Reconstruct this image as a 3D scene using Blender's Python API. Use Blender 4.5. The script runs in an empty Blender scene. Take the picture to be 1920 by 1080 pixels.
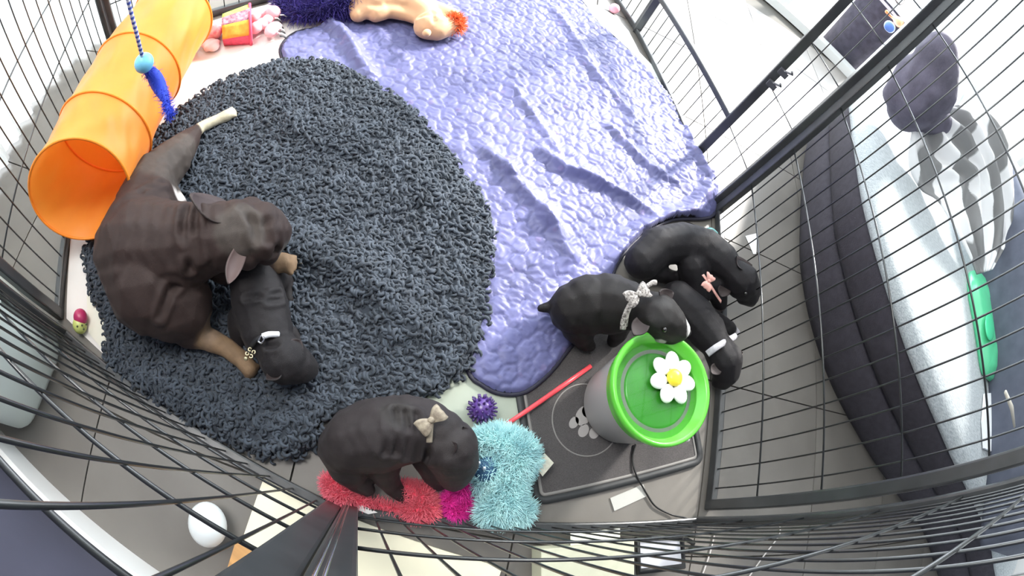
import bpy, bmesh, math, random
import numpy as np
from mathutils import Vector, Matrix, noise
random.seed(7); rng = np.random.default_rng(7)
SC = bpy.context.scene; C = SC.collection; PI = math.pi

# ---------------------------------------------------------------- camera (wide fisheye lens of a small camera on top of the pen)
FPX = 939.325; CAMH = 1.0
RM = np.array([[0.7777592952832206, -0.6285622312862691, 0.0],
               [0.5540864849316092, 0.6856058041611753, -0.4721576521847781],
               [0.29678046737514163, 0.36722500282456494, 0.8815141243815188]])
cd = bpy.data.cameras.new('camera'); cam = bpy.data.objects.new('camera', cd); C.objects.link(cam); SC.camera = cam
cd.type = 'PANO'
for t in (cd, getattr(cd, 'cycles', None)):
    if t is not None and hasattr(t, 'panorama_type'):
        t.panorama_type = 'FISHEYE_EQUISOLID'; t.fisheye_lens = FPX * 36 / 1920; t.fisheye_fov = PI
cd.sensor_width = 36; cd.sensor_fit = 'HORIZONTAL'; cd.clip_start = 0.005
M = Matrix.Identity(4)
for i in range(3):
    for j in range(3): M[i][j] = RM[i][j]
M.translation = Vector((0, 0, CAMH)); cam.matrix_world = M

# ---------------------------------------------------------------- light and exposure
SC.view_settings.view_transform = 'Standard'; SC.view_settings.look = 'None'
SC.view_settings.gamma = 1.0; SC.view_settings.use_curve_mapping = False
SC.view_settings.exposure = 1.0
w = bpy.data.worlds.new('world'); SC.world = w; w.use_nodes = True
w.node_tree.nodes['Background'].inputs[0].default_value = (0.80, 0.90, 1.0, 1)
w.node_tree.nodes['Background'].inputs[1].default_value = 1.0
def light(name, kind, loc, rot, energy, color, **k):
    l = bpy.data.lights.new(name, kind); l.energy = energy; l.color = color
    for a, v in k.items(): setattr(l, a, v)
    o = bpy.data.objects.new(name, l); C.objects.link(o); o.location = loc; o.rotation_euler = rot; return o
def aim(d): return Vector(d).to_track_quat('-Z', 'Y').to_euler()
light('sun', 'SUN', (0, 5, 5), aim((-0.25, -0.97, -0.66)), 6.8, (1.0, 0.96, 0.90), angle=math.radians(8))
light('patio_window_glow', 'AREA', (0.1, 3.15, 1.15), aim((0, -1, -0.12)), 78, (0.86, 0.93, 1.0), shape='RECTANGLE', size=3.4, size_y=2.0)
try:
    SC.cycles.use_denoising = True; SC.cycles.max_bounces = 6; SC.cycles.sample_clamp_indirect = 4
except Exception: pass

light('side_fill', 'AREA', (-2.5, 0.6, 1.2), aim((1, -.15, -0.2)), 62, (0.90, 0.96, 1.0), shape='RECTANGLE', size=2.6, size_y=1.9)  # added area lamp behind the curtain, brightens it and the left side

light('near_fill', 'AREA', (-0.95, -0.1, 2.25), aim((0.65, -0.1, -2.2)), 20, (1.0, 0.97, 0.93), shape='RECTANGLE', size=0.9, size_y=0.6)  # added fill lamp out of view, brightens the near end and left floor

# ---------------------------------------------------------------- helpers
def P(px, py, z=0.0):
    """the point at height z that the pixel (px, py) of the 1920x1080 photograph shows"""
    x = px - 960; y = py - 540; r = math.hypot(x, y) + 1e-9
    th = 2 * math.asin(min(1, r / 2 / FPX)); s = math.sin(th) / r
    d = RM @ np.array([x * s, -y * s, -math.cos(th)])
    t = (z - CAMH) / d[2]
    return Vector((d[0] * t, d[1] * t, z))
def PR(px, py, rad):
    """the point on the ray through the pixel at horizontal distance rad from the camera's plumb line"""
    x = px - 960; y = py - 540; r = math.hypot(x, y) + 1e-9
    th = 2 * math.asin(min(1, r / 2 / FPX)); s = math.sin(th) / r
    d = RM @ np.array([x * s, -y * s, -math.cos(th)])
    t = rad / math.hypot(d[0], d[1]); return Vector((d[0]*t, d[1]*t, CAMH + d[2]*t))

MATS = {}
def mat(name, col, rough=0.6, metal=0.0, var=0.0, vscale=20, bump=0.0, bscale=200, spec=0.5, sheen=0.0, trans=0.0, alpha=1.0, emis=0.0, col2=None, attr=False, sss=0.0, stretch=None):
    if name in MATS: return MATS[name]
    m = bpy.data.materials.new(name); m.use_nodes = True; nt = m.node_tree; b = nt.nodes['Principled BSDF']
    b.inputs['Base Color'].default_value = (*col, 1); b.inputs['Roughness'].default_value = rough; b.inputs['Metallic'].default_value = metal
    b.inputs['Specular IOR Level'].default_value = spec
    if sheen: b.inputs['Sheen Weight'].default_value = sheen; b.inputs['Sheen Roughness'].default_value = 0.4
    if trans: b.inputs['Transmission Weight'].default_value = trans
    if alpha < 1: b.inputs['Alpha'].default_value = alpha
    if sss: b.inputs['Subsurface Weight'].default_value = sss; b.inputs['Subsurface Radius'].default_value = (0.02, 0.01, 0.005)
    co = nt.nodes.new('ShaderNodeTexCoord'); src = co.outputs['Object']
    if stretch:
        mp = nt.nodes.new('ShaderNodeMapping'); mp.inputs['Scale'].default_value = stretch; nt.links.new(src, mp.inputs[0]); src = mp.outputs[0]
    base = None
    if attr:
        a = nt.nodes.new('ShaderNodeAttribute'); a.attribute_name = 'Col'; base = a.outputs['Color']; nt.links.new(base, b.inputs['Base Color'])
    if var or col2:
        n = nt.nodes.new('ShaderNodeTexNoise'); n.inputs['Scale'].default_value = vscale; n.inputs['Detail'].default_value = 4; nt.links.new(src, n.inputs['Vector'])
        mx = nt.nodes.new('ShaderNodeMix'); mx.data_type = 'RGBA'; rp = nt.nodes.new('ShaderNodeValToRGB')
        rp.color_ramp.elements[0].position = 0.35; rp.color_ramp.elements[1].position = 0.65; nt.links.new(n.outputs['Fac'], rp.inputs[0])
        nt.links.new(rp.outputs[0], mx.inputs['Factor'])
        if attr:
            mx.blend_type = 'MULTIPLY'; nt.links.new(base, mx.inputs[6]); mx.inputs[7].default_value = (1 - var, 1 - var, 1 - var, 1)
        else:
            c2 = col2 or tuple(min(1, c * (1 + var)) for c in col); c1 = col if col2 else tuple(c * (1 - var) for c in col)
            mx.inputs[6].default_value = (*c1, 1); mx.inputs[7].default_value = (*c2, 1)
        nt.links.new(mx.outputs[2], b.inputs['Base Color'])
    if bump:
        n2 = nt.nodes.new('ShaderNodeTexNoise'); n2.inputs['Scale'].default_value = bscale; n2.inputs['Detail'].default_value = 5; nt.links.new(src, n2.inputs['Vector'])
        bp = nt.nodes.new('ShaderNodeBump'); bp.inputs['Strength'].default_value = bump; bp.inputs['Distance'].default_value = 0.004
        nt.links.new(n2.outputs['Fac'], bp.inputs['Height']); nt.links.new(bp.outputs[0], b.inputs['Normal'])
    MATS[name] = m; return m

class MB:
    """collects geometry in world coordinates"""
    def __init__(s): s.v = []; s.f = []; s.mi = []; s.m = 0
    def add(s, vs, fs):
        k = len(s.v); s.v += [tuple(v) for v in vs]; s.f += [tuple(i + k for i in f) for f in fs]; s.mi += [s.m] * len(fs); return s
    def box(s, c, size, rot=None):
        R = rot or Matrix.Identity(3); h = [x / 2 for x in size]; c = Vector(c)
        vs = [c + R @ Vector((h[0]*a, h[1]*b, h[2]*d)) for a in (-1, 1) for b in (-1, 1) for d in (-1, 1)]
        return s.add(vs, [(0,1,3,2),(4,6,7,5),(0,4,5,1),(2,3,7,6),(0,2,6,4),(1,5,7,3)])
    def tube(s, pts, r, n=8, caps=True, flat=1.0, closed=False):
        pts = [Vector(p) for p in pts]; m = len(pts); rs = r if hasattr(r, '__len__') else [r] * m
        vs = []; fs = []; up = None
        for i, p in enumerate(pts):
            if closed: d = pts[(i+1) % m] - pts[i-1]
            else: d = pts[min(i+1, m-1)] - pts[max(i-1, 0)]
            d = d.normalized() if d.length > 1e-9 else Vector((0,0,1))
            if up is None:
                up = Vector((0,0,1)) if abs(d.z) < 0.9 else Vector((1,0,0))
            a = d.cross(up);
            if a.length < 1e-6: a = d.orthogonal()
            a.normalize(); b = a.cross(d).normalized(); up = b
            for k in range(n):
                t = 2*PI*k/n; vs.append(p + a*math.cos(t)*rs[i] + b*math.sin(t)*rs[i]*flat)
        L = m if closed else m - 1
        for i in range(L):
            j = (i+1) % m
            for k in range(n): fs.append((i*n+k, i*n+(k+1) % n, j*n+(k+1) % n, j*n+k))
        if caps and not closed: fs.append(tuple(range(n))[::-1]); fs.append(tuple((m-1)*n+k for k in range(n)))
        return s.add(vs, fs)
    def ell(s, c, r, rot=None, nu=20, nv=12, f=None):
        c = Vector(c); r = r if hasattr(r, '__len__') else (r, r, r); R = rot or Matrix.Identity(3)
        vs = []; fs = []
        for i in range(nv+1):
            ph = PI*i/nv
            for j in range(nu):
                t = 2*PI*j/nu; u = Vector((math.sin(ph)*math.cos(t), math.sin(ph)*math.sin(t), math.cos(ph)))
                k = f(u) if f else 1
                vs.append(c + R @ Vector((u.x*r[0]*k, u.y*r[1]*k, u.z*r[2]*k)))
        for i in range(nv):
            for j in range(nu): fs.append((i*nu+j, (i+1)*nu+j, (i+1)*nu+(j+1) % nu, i*nu+(j+1) % nu))
        return s.add(vs, fs)
    def lathe(s, c, prof, n=48, rot=None, closed=False):
        c = Vector(c); R = rot or Matrix.Identity(3); vs = []; fs = []
        for (r, z) in prof:
            for k in range(n): t = 2*PI*k/n; vs.append(c + R @ Vector((r*math.cos(t), r*math.sin(t), z)))
        for i in range(len(prof)-1):
            for k in range(n): fs.append((i*n+k, i*n+(k+1) % n, (i+1)*n+(k+1) % n, (i+1)*n+k))
        return s.add(vs, fs)
    def prism(s, poly, z0, z1, bulge=0):
        n = len(poly); vs = [(p[0], p[1], z0) for p in poly] + [(p[0], p[1], z1) for p in poly]
        fs = [tuple(range(n))[::-1], tuple(range(n, 2*n))] + [(i, (i+1) % n, n+(i+1) % n, n+i) for i in range(n)]
        return s.add(vs, fs)

def link(name, me, parent=None, origin=None):
    o = bpy.data.objects.new(name, me); C.objects.link(o)
    if parent is not None: o.parent = parent
    elif origin is not None: o.location = origin
    return o
ROOT = {}
def thing(name, label, cat, loc, group=None):
    o = bpy.data.objects.new(name, None); o.empty_display_size = 0.05; C.objects.link(o); o.location = Vector(loc)
    o['label'] = label; o['category'] = cat
    if group: o['group'] = group
    ROOT[o] = Vector(loc); return o
def tag(o, label, cat, group=None, kind=None):
    o['label'] = label; o['category'] = cat
    if group: o['group'] = group
    if kind: o['kind'] = kind
    return o
def rootloc(p):
    while p.parent is not None: p = p.parent
    return ROOT[p]
def build(name, mb, material, parent=None, smooth=True, auto=None, kind=None, bevel=0.0):
    """one mesh object from world-space geometry; a top-level one gets its origin at its base"""
    if isinstance(mb, MB): vs = np.array(mb.v, dtype=np.float64); fs = mb.f
    else: vs, fs = np.asarray(mb[0], dtype=np.float64), mb[1]
    if parent is not None: org = rootloc(parent)
    else: org = Vector(((vs[:,0].min()+vs[:,0].max())/2, (vs[:,1].min()+vs[:,1].max())/2, vs[:,2].min()))
    me = bpy.data.meshes.new(name); vs = vs - np.array(org)
    if isinstance(fs, np.ndarray):
        k = fs.shape[1]; me.vertices.add(len(vs)); me.vertices.foreach_set('co', vs.astype(np.float32).ravel())
        me.loops.add(fs.size); me.loops.foreach_set('vertex_index', fs.astype(np.int32).ravel())
        me.polygons.add(len(fs)); me.polygons.foreach_set('loop_start', (np.arange(len(fs))*k).astype(np.int32))
        me.polygons.foreach_set('loop_total', np.full(len(fs), k, dtype=np.int32)); me.update(calc_edges=True)
    else:
        me.from_pydata([tuple(v) for v in vs], [], fs)
        bm = bmesh.new(); bm.from_mesh(me); bmesh.ops.recalc_face_normals(bm, faces=bm.faces); bm.to_mesh(me); bm.free()
    ms = material if isinstance(material, (list, tuple)) else [material]
    for m in ms: me.materials.append(m)
    if isinstance(mb, MB) and len(ms) > 1: me.polygons.foreach_set('material_index', mb.mi)
    if smooth: me.polygons.foreach_set('use_smooth', [True]*len(me.polygons))
    o = link(name, me, parent, None if parent is not None else org)
    if parent is None: ROOT[o] = Vector(org)
    if auto or bevel:
        if bevel:
            b = o.modifiers.new('bevel', 'BEVEL'); b.width = bevel; b.segments = 2; b.limit_method = 'ANGLE'
    if kind: o['kind'] = kind
    return o
def in_poly(x, y, poly):
    ins = np.zeros(x.shape, bool); n = len(poly)
    for i in range(n):
        x1, y1 = poly[i][0], poly[i][1]; x2, y2 = poly[(i+1) % n][0], poly[(i+1) % n][1]
        c = ((y1 > y) != (y2 > y)); xx = (x2-x1)*(y-y1)/((y2-y1) if y2 != y1 else 1e-9)+x1
        ins ^= c & (x < xx)
    return ins
def poly_dist(x, y, poly, closed=True):
    d = np.full(x.shape, 9.0); n = len(poly)
    for i in range(n if closed else n-1):
        a = np.array(poly[i][:2]); b = np.array(poly[(i+1) % n][:2]); ab = b-a; L = ab@ab+1e-12
        t = np.clip(((x-a[0])*ab[0]+(y-a[1])*ab[1])/L, 0, 1)
        d = np.minimum(d, np.hypot(x-a[0]-t*ab[0], y-a[1]-t*ab[1]))
    return d
def smooth_poly(pts, k=3):
    """Catmull-Rom through a closed outline"""
    out = []; n = len(pts)
    for i in range(n):
        p0, p1, p2, p3 = [Vector(pts[(i+j-1) % n]) for j in range(4)]
        for s in range(k):
            t = s/k; out.append(0.5*((2*p1)+(p2-p0)*t+(2*p0-5*p1+4*p2-p3)*t*t+(3*p1-p0-3*p2+p3)*t**3))
    return out
def spline(pts, k=6):
    out = []; n = len(pts)
    for i in range(n-1):
        p0, p1, p2, p3 = Vector(pts[max(i-1,0)]), Vector(pts[i]), Vector(pts[i+1]), Vector(pts[min(i+2,n-1)])
        for s in range(k):
            t = s/k; out.append(0.5*((2*p1)+(p2-p0)*t+(2*p0-5*p1+4*p2-p3)*t*t+(3*p1-p0-3*p2+p3)*t**3))
    out.append(Vector(pts[-1])); return out
def vnoise(x, y, s, seed=0):
    """smooth value noise on arrays"""
    x = x*s+seed*17.3; y = y*s+seed*9.1; xi = np.floor(x).astype(int); yi = np.floor(y).astype(int); fx = x-xi; fy = y-yi
    fx = fx*fx*(3-2*fx); fy = fy*fy*(3-2*fy)
    def h(a, b): v = np.sin(a*127.1+b*311.7+seed*7.7)*43758.5453; return v-np.floor(v)
    return (h(xi,yi)*(1-fx)+h(xi+1,yi)*fx)*(1-fy)+(h(xi,yi+1)*(1-fx)+h(xi+1,yi+1)*fx)*fy

# ---------------------------------------------------------------- materials
BLK = mat('black_metal', (0.038, 0.040, 0.042), 0.33, 0.0, var=0.2, spec=0.7)
WIRE = mat('black_wire', (0.016, 0.018, 0.019), 0.30, 0.0, spec=0.9)
WHITE = mat('white_vinyl', (0.72, 0.69, 0.66), 0.5, var=0.05, vscale=6)
WPL = mat('white_plastic', (0.80, 0.82, 0.80), 0.35)

# ---------------------------------------------------------------- the setting
def floor_material():
    m = bpy.data.materials.new('floor_tiles'); m.use_nodes = True; nt = m.node_tree; b = nt.nodes['Principled BSDF']
    co = nt.nodes.new('ShaderNodeTexCoord'); n = nt.nodes.new('ShaderNodeTexNoise'); n.inputs['Scale'].default_value = 3.5; n.inputs['Detail'].default_value = 6
    r = nt.nodes.new('ShaderNodeValToRGB'); r.color_ramp.elements[0].position = .3; r.color_ramp.elements[1].position = .7
    r.color_ramp.elements[0].color = (0.135, 0.124, 0.111, 1); r.color_ramp.elements[1].color = (0.18, 0.167, 0.15, 1)
    nt.links.new(co.outputs['Object'], n.inputs[0]); nt.links.new(n.outputs[0], r.inputs[0]); nt.links.new(r.outputs[0], b.inputs['Base Color'])
    b.inputs['Roughness'].default_value = 0.42; return m
FT = floor_material()
base = build('floor', MB().box((0.2, 0.8, -0.03), (6.4, 5.2, 0.04)), mat('floor_grout', (0.085, 0.08, 0.07), 0.9), smooth=False); base['kind'] = 'structure'
T = 0.46; ang = math.radians(24.5); Rt = Matrix.Rotation(ang, 3, 'Z'); tb = MB().box((0, 0, -0.006), (T-0.004, T-0.004, 0.012)); tme = None
fo = ROOT[base]
for i in range(-7, 10):
    for j in range(-7, 10):
        c = Rt @ Vector((i*T+0.1, j*T+0.17, 0))
        if not (-2.6 < c.x < 3.0 and -1.5 < c.y < 3.2): continue
        if tme is None:
            tme = bpy.data.meshes.new('floor_tile'); tme.from_pydata(tb.v, [], tb.f); tme.materials.append(FT)
        t = bpy.data.objects.new('tile', tme); C.objects.link(t); t.parent = base; t.location = c - fo; t.rotation_euler = (0, 0, ang)
WALLM = mat('white_wall', (0.82, 0.82, 0.80), 0.8)
def structure(name, mb, m, **k):
    o = build(name, mb, m, smooth=False, **k); o['kind'] = 'structure'; return o
yw = 3.35
structure('wall_far', MB().box((-2.15, yw, 1.2), (0.9, 0.15, 2.4)).box((2.6, yw, 1.2), (0.9, 0.15, 2.4)).box((0.2, yw, 2.275), (3.9, 0.15, 0.25)), WALLM)
structure('ceiling', MB().box((0.2, 0.9, 2.43), (5.8, 5.0, 0.06)), WALLM)
structure('wall_left', MB().box((-2.62, -1.15, 1.2), (0.08, 0.9, 2.4)).box((-2.62, 2.75, 1.2), (0.08, 1.3, 2.4)).box((-2.62, 0.7, 2.3), (0.08, 2.8, 0.2)).box((-2.62, 0.7, 0.04), (0.08, 2.8, 0.12)), WALLM)
w2 = MB()
for y in (-0.66, 0.7, 2.06): w2.box((-2.62, y, 1.15), (0.06, 0.06, 2.1))
structure('window_2', w2.box((-2.62, 0.7, 0.13), (0.07, 2.78, 0.06)).box((-2.62, 0.7, 2.17), (0.07, 2.78, 0.06)), WPL)  # unseen window, added so the curtain is lit from behind
structure('wall_right', MB().box((3.08, 0.9, 1.2), (0.08, 5.0, 2.4)), WALLM)
wf = MB()
for x in (-1.68, 0.2, 2.13): wf.box((x, yw, 1.08), (0.07, 0.09, 2.12))
wf.box((0.2, yw, 0.03), (3.85, 0.11, 0.06)).box((0.2, yw, 2.12), (3.85, 0.09, 0.06))
structure('window_1', wf, WPL)
structure('trim_1', MB().box((0.2, 4.6, -0.06), (8, 2.3, 0.08)), mat('pale_paving', (0.8, 0.79, 0.76), 0.8, var=.05))
# near wall with its white skirting board
wa = Vector((-0.642, -0.579, 0)); wd = Vector((0.467, 0.119, 0)).normalized(); wn = Vector((wd.y, -wd.x, 0))
ra = Matrix.Rotation(math.atan2(wd.y, wd.x), 3, 'Z')
structure('baseboard_near', MB().box(wa+wd*0.5+wn*0.009+Vector((0,0,0.045)), (3.6, 0.018, 0.09), ra), mat('white_gloss', (0.85, 0.85, 0.83), 0.35))
structure('wall_near', MB().box(wa+wd*0.5+wn*0.058+Vector((0,0,1.2)), (3.6, 0.08, 2.4), ra), mat('slate_wall', (0.055, 0.055, 0.085), 0.8, var=.15, vscale=3))

# curtain hanging along the left side
cv = []; cf = []; pts = spline([(-1.62, 1.5, 0), (-1.60, 0.9, 0), (-1.56, 0.31, 0), (-1.56, 0.1, 0), (-1.46, -0.09, 0), (-1.31, -0.27, 0), (-1.14, -0.40, 0)], 40)
nz = 14
for i, p in enumerate(pts):
    a = pts[min(i+1, len(pts)-1)] - pts[max(i-1, 0)]; nn = Vector((a.y, -a.x, 0)).normalized()
    for k in range(nz):
        z = 0.01+2.3*k/(nz-1); off = 0.022*math.sin(i*0.42+0.3*math.sin(z*2))+0.008*math.sin(i*1.3+z)
        q = p + nn*(-off-0.0) ; cv.append((q.x, q.y, z))
for i in range(len(pts)-1):
    for k in range(nz-1): cf.append((i*nz+k, (i+1)*nz+k, (i+1)*nz+k+1, i*nz+k+1))
o = build('curtain', (cv, cf), mat('curtain_cloth', (0.90, 0.92, 0.90), 0.85)); tag(o, 'long white pleated curtain hanging behind the orange tunnel', 'curtain')
_nt = MATS['curtain_cloth'].node_tree; _t = _nt.nodes.new('ShaderNodeBsdfTranslucent'); _t.inputs[0].default_value = (.92, .96, .95, 1); _m = _nt.nodes.new('ShaderNodeMixShader'); _m.inputs[0].default_value = .5
_nt.links.new(_nt.nodes['Principled BSDF'].outputs[0], _m.inputs[1]); _nt.links.new(_t.outputs[0], _m.inputs[2]); _nt.links.new(_m.outputs[0], _nt.nodes['Material Output'].inputs[0])

# ---------------------------------------------------------------- pen panels
H_PEN = 1.25; PR_ = 0.013
wire_cache = {}
def wire_mesh(L, r):
    key = (round(L, 4), r)
    if key not in wire_cache:
        mb = MB().tube([(0,0,0),(0,0,L)], r, 8); me = bpy.data.meshes.new('wire'); me.from_pydata(mb.v, [], mb.f); me.materials.append(WIRE)
        me.polygons.foreach_set('use_smooth', [True]*len(me.polygons)); wire_cache[key] = me
    return wire_cache[key]
def add_wire(name, a, b, parent, r):
    d = b - a; o = link(name, wire_mesh(d.length, r), parent)
    o.location = a - rootloc(parent); o.rotation_mode = 'QUATERNION'; o.rotation_quaternion = d.to_track_quat('Z', 'Y')
def pen_panel(a, b, label, zs, s_list, top=H_PEN, wr=0.0019, post=0.026, ends=(True, True), bottom=True):
    a = Vector((*a, 0)); b = Vector((*b, 0)); u = (b-a).normalized(); L = (b-a).length; n = Vector((-u.y, u.x, 0))
    t = thing('pen_panel', label, 'pet pen', (a+b)/2, 'panels of the black wire puppy pen')
    ra = Matrix.Rotation(math.atan2(u.y, u.x), 3, 'Z'); Z = Vector((0,0,1))
    if bottom: build('bottom_rail', MB().box((a+b)/2+Z*0.014, (L, 0.02, 0.026), ra), BLK, t, smooth=False, bevel=0.004)
    build('top_rail', MB().box((a+b)/2+Z*(top-0.013), (L, 0.02, 0.026), ra), BLK, t, smooth=False, bevel=0.004)
    for e, s in zip(ends, (post/2, L-post/2)):
        if e: build('post', MB().box(a+u*s+Z*(top/2+0.001), (post, 0.022, top), ra), BLK, t, smooth=False, bevel=0.004)
    for s in s_list:
        if post < s < L-post: add_wire('vertical_wire', a+u*s+Z*0.02, a+u*s+Z*(top-0.02), t, wr)
    for z in zs: add_wire('crossbar_wire', a+u*post*0.6+Z*z+n*wr*1.6, b-u*post*0.6+Z*z+n*wr*1.6, t, wr*1.25)
    return t
def ticks(s0, ds, L): return [s0+ds*k for k in range(-30, 40) if 0.015 < s0+ds*k < L-0.015]
# near-left panel
n1 = Vector((.257, -.966)).normalized(); u1 = Vector((-n1.y, n1.x)); a1 = n1*0.078
A = a1 + u1*(-0.008); B = a1 + u1*(-0.775)
tl_ = pen_panel(A, B, 'near pen panel on the left, beside the shaggy rug', (.14, .32, .485, .655, .825), ticks(0.049, 0.0505, 0.767), wr=0.0018, post=0.032)

STEEL = mat('bright_steel', (.75,.72,.68), .22, 1.0)
for hx, hy in ((647, 951), (652, 953)):
    hp_ = P(hx, hy, 0)*.74; build('hinge_rod', MB().tube([hp_+Vector((0,0,.03)), hp_+Vector((0,0,1.1))], .0010, 8), STEEL, tl_)
# near-right panel
n2 = Vector((.527, -.85)).normalized(); u2 = Vector((-n2.y, n2.x)); a2 = n2*0.068
A = a2 + u2*(-0.026); B = a2 + u2*0.795
pen_panel(A, B, 'near pen panel behind the pink and blue fluffy toys', (.19, .367, .545, .713, .867), ticks(0.060, 0.045, 0.82), wr=0.0017, post=0.030)
# right panel
A = P(1331, 957, .013); A = Vector((A.x, A.y)); B = Vector((.339, 1.210))
pen_panel(A, B, 'right pen panel between water fountain and grey sofa', (.182, .372, .565, .748, .92), ticks(0.056, 0.0492, (B-A).length), wr=0.0019, post=0.028)
# door panel: narrow fixed strip, then the open doorway over a low threshold
D0 = Vector((0.326, 1.219)); D1 = Vector((0.196, 1.362)); D2 = Vector((-0.25, 1.765)); D3 = Vector((-0.88, 2.25))
t = thing('pen_panel', 'pen panel with open doorway above a low barred threshold', 'pet pen', ((D0+D2)/2).to_3d(), 'panels of the black wire puppy pen')
def bar(name, a, b, w=0.026, d=0.02, par=t, m=BLK):
    a = Vector(a); b = Vector(b); q = (b-a).to_track_quat('Z', 'Y').to_matrix()
    return build(name, MB().box((a+b)/2, (w, d, (b-a).length), q), m, par, smooth=False, bevel=0.003)
bar('bottom_rail', (*D0, .014), (*D2, .014)); bar('post', (*D0, 0), (*D0, H_PEN), 0.028, .028); bar('post', (*D1, 0), (*D1, H_PEN), .028, .028); bar('post', (*D2, 0), (*D2, H_PEN), .028, .028)
bar('threshold_bar', (*D1, .20), (*D2, .20), .022, .022); bar('top_rail', (*D0, H_PEN-.013), (*D2, H_PEN-.013))
for s in (0.36, 0.68): q = D0.lerp(D1, s); add_wire('vertical_wire', Vector((*q, .02)), Vector((*q, H_PEN-.02)), t, 0.0017)
for z in (.182, .39, .588, .77, .92): add_wire('crossbar_wire', Vector((*D0, z)), Vector((*D1, z)), t, 0.002)
nb = 12
for k in range(1, nb): q = D1.lerp(D2, k/nb); add_wire('vertical_wire', Vector((*q, .02)), Vector((*q, .195)), t, 0.0017)
for z in (0.40, 0.455):
    lt = MB(); c = Vector((*D1, z)) + Vector((0.012, -0.02, 0)); lt.box(c, (0.03, 0.016, 0.02)).tube([c+Vector((0.0,-0.005,0.01)), c+Vector((0.02,-0.012,0.022)), c+Vector((0.012,-0.02,0.03))], 0.004, 6)
    build('latch', lt, mat('dull_steel', (0.10, 0.10, 0.11), 0.5, 0.3), t, smooth=False)
pen_panel(D2, D3, 'far pen panel past the doorway beside a pink ball', (.19, .38, .57, .76), ticks(0.075, 0.05, (D3-D2).length))
# left-far and back-left panels
E0 = Vector((-0.752, -0.262)); F0 = Vector((-1.44, 0.305)); G0 = Vector((-1.06, 1.07))
pen_panel(E0, F0, 'pen panel running along behind the orange tunnel', (.275, .435, .60, .76), ticks(0.05, 0.0505, (F0-E0).length), wr=0.0018)
pen_panel(F0, G0, 'back pen panel behind the pink crinkle toys', (.19, .38, .57, .76), ticks(0.045, 0.05, (G0-F0).length), wr=0.0018)

# ---------------------------------------------------------------- mats on the floor
def sheet(name, pixels, z, th, m, label, cat, group=None, smooth=0, noise_h=0.0):
    poly = [P(x, y, 0) for x, y in pixels]
    if smooth: poly = smooth_poly(poly, smooth)
    o = build(name, MB().prism([(p.x, p.y) for p in poly], z, z+th), m, smooth=False); tag(o, label, cat, group); return o
sheet('vinyl_mat', [(132, 470), (126, 598), (212, 680), (420, 800), (700, 640), (640, 250), (640, 15), (545, -20), (500, 10), (395, 42), (330, 75), (215, 150), (150, 260)], 0.0005, 0.003, WHITE, 'white vinyl floor mat under the rug and the orange tunnel', 'mat')
sheet('puppy_pad', [(165, 556), (182, 557), (240, 640), (220, 680), (204, 668), (168, 625)], 0.004, 0.003, mat('pad_cream', (0.72, 0.70, 0.60), 0.7), 'cream corner of a puppy pad poking out below the shaggy rug', 'pad')
sheet('vinyl_mat', [(760, 800), (880, 640), (1000, 720), (1021, 935), (1000, 950), (930, 935), (880, 800), (800, 860)], 0.0005, 0.003, mat('pad_green', (0.36, 0.40, 0.33), 0.6, var=.06, vscale=9), 'pale green-white mat under the purple spiky ball', 'mat')
sheet('plastic_sheet', [(1050, -15), (1100, 0), (1150, 30), (1178, 60), (1198, 100), (1236, 138), (1268, 178), (1232, 186), (1205, 150), (1150, 100), (1080, 60)], 0.001, 0.004, mat('plastic_white', (0.80, 0.84, 0.82), 0.25), 'crumpled white plastic sheet showing past the purple blanket', 'sheet')

# feeding mat with paw print
U = Vector((0.325, 0.325, 0)).normalized(); V = Vector((-U.y, U.x, 0)); O = P(1012, 958, 0) 
O = Vector((0.318, 0.168, 0)); U = (P(1330, 872, 0)-P(1060, 945, 0)).normalized(); V = Vector((-U.y, U.x, 0))
def rrect(o, w, h, r, inset=0):
    pts = []
    for (cx, cy, a0) in ((w-r, r, -90), (w-r, h-r, 0), (r, h-r, 90), (r, r, 180)):
        for k in range(7):
            a = math.radians(a0+15*k); rr = max(r-inset, 0.002)
            pts.append(o + U*(cx+rr*math.cos(a)) + V*(cy+rr*math.sin(a)))
    return pts
def strip_ring(outer, inner, z0, z1):
    n = len(outer); vs = [(p.x,p.y,z0) for p in outer]+[(p.x,p.y,z1) for p in outer]+[(p.x,p.y,z1) for p in inner]+[(p.x,p.y,z0) for p in inner]; fs = []
    for i in range(n):
        j = (i+1) % n
        for a, b in ((0,1),(1,2),(2,3),(3,0)): fs.append((a*n+i, a*n+j, b*n+j, b*n+i))
    return vs, fs
fm = thing('feeding_mat', 'dark grey feeding mat with white paw print under the water fountain', 'mat', O+U*.2+V*.15)
W_, H_ = 0.455, 0.40
build('mat_body', MB().prism([(p.x,p.y) for p in rrect(O, W_, H_, .03, .012)], 0.001, 0.0055), mat('mat_grey', (0.072, 0.066, 0.066), 0.85, var=.18, vscale=420, bump=.5, bscale=500), fm, smooth=False)
build('rim', strip_ring(rrect(O, W_, H_, .03), rrect(O, W_, H_, .03, .016), 0.001, 0.009), mat('mat_rim', (0.030, 0.032, 0.034), 0.6), fm)
build('border_line', strip_ring(rrect(O, W_, H_, .03, .017), rrect(O, W_, H_, .03, .024), 0.0045, 0.0065), mat('mat_line', (0.22, 0.21, 0.20), 0.7), fm)
pc = P(1098, 788, 0)
ring = [pc+Vector((math.cos(2*PI*k/60), math.sin(2*PI*k/60), 0))*0.083 for k in range(60)]; ring2 = [pc+(p-pc)*0.965 for p in ring]
build('printed_circle', strip_ring(ring, ring2, 0.0045, 0.0062), MATS['mat_line'], fm)
pawm = mat('paw_white', (0.33, 0.31, 0.30), 0.7)
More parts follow.
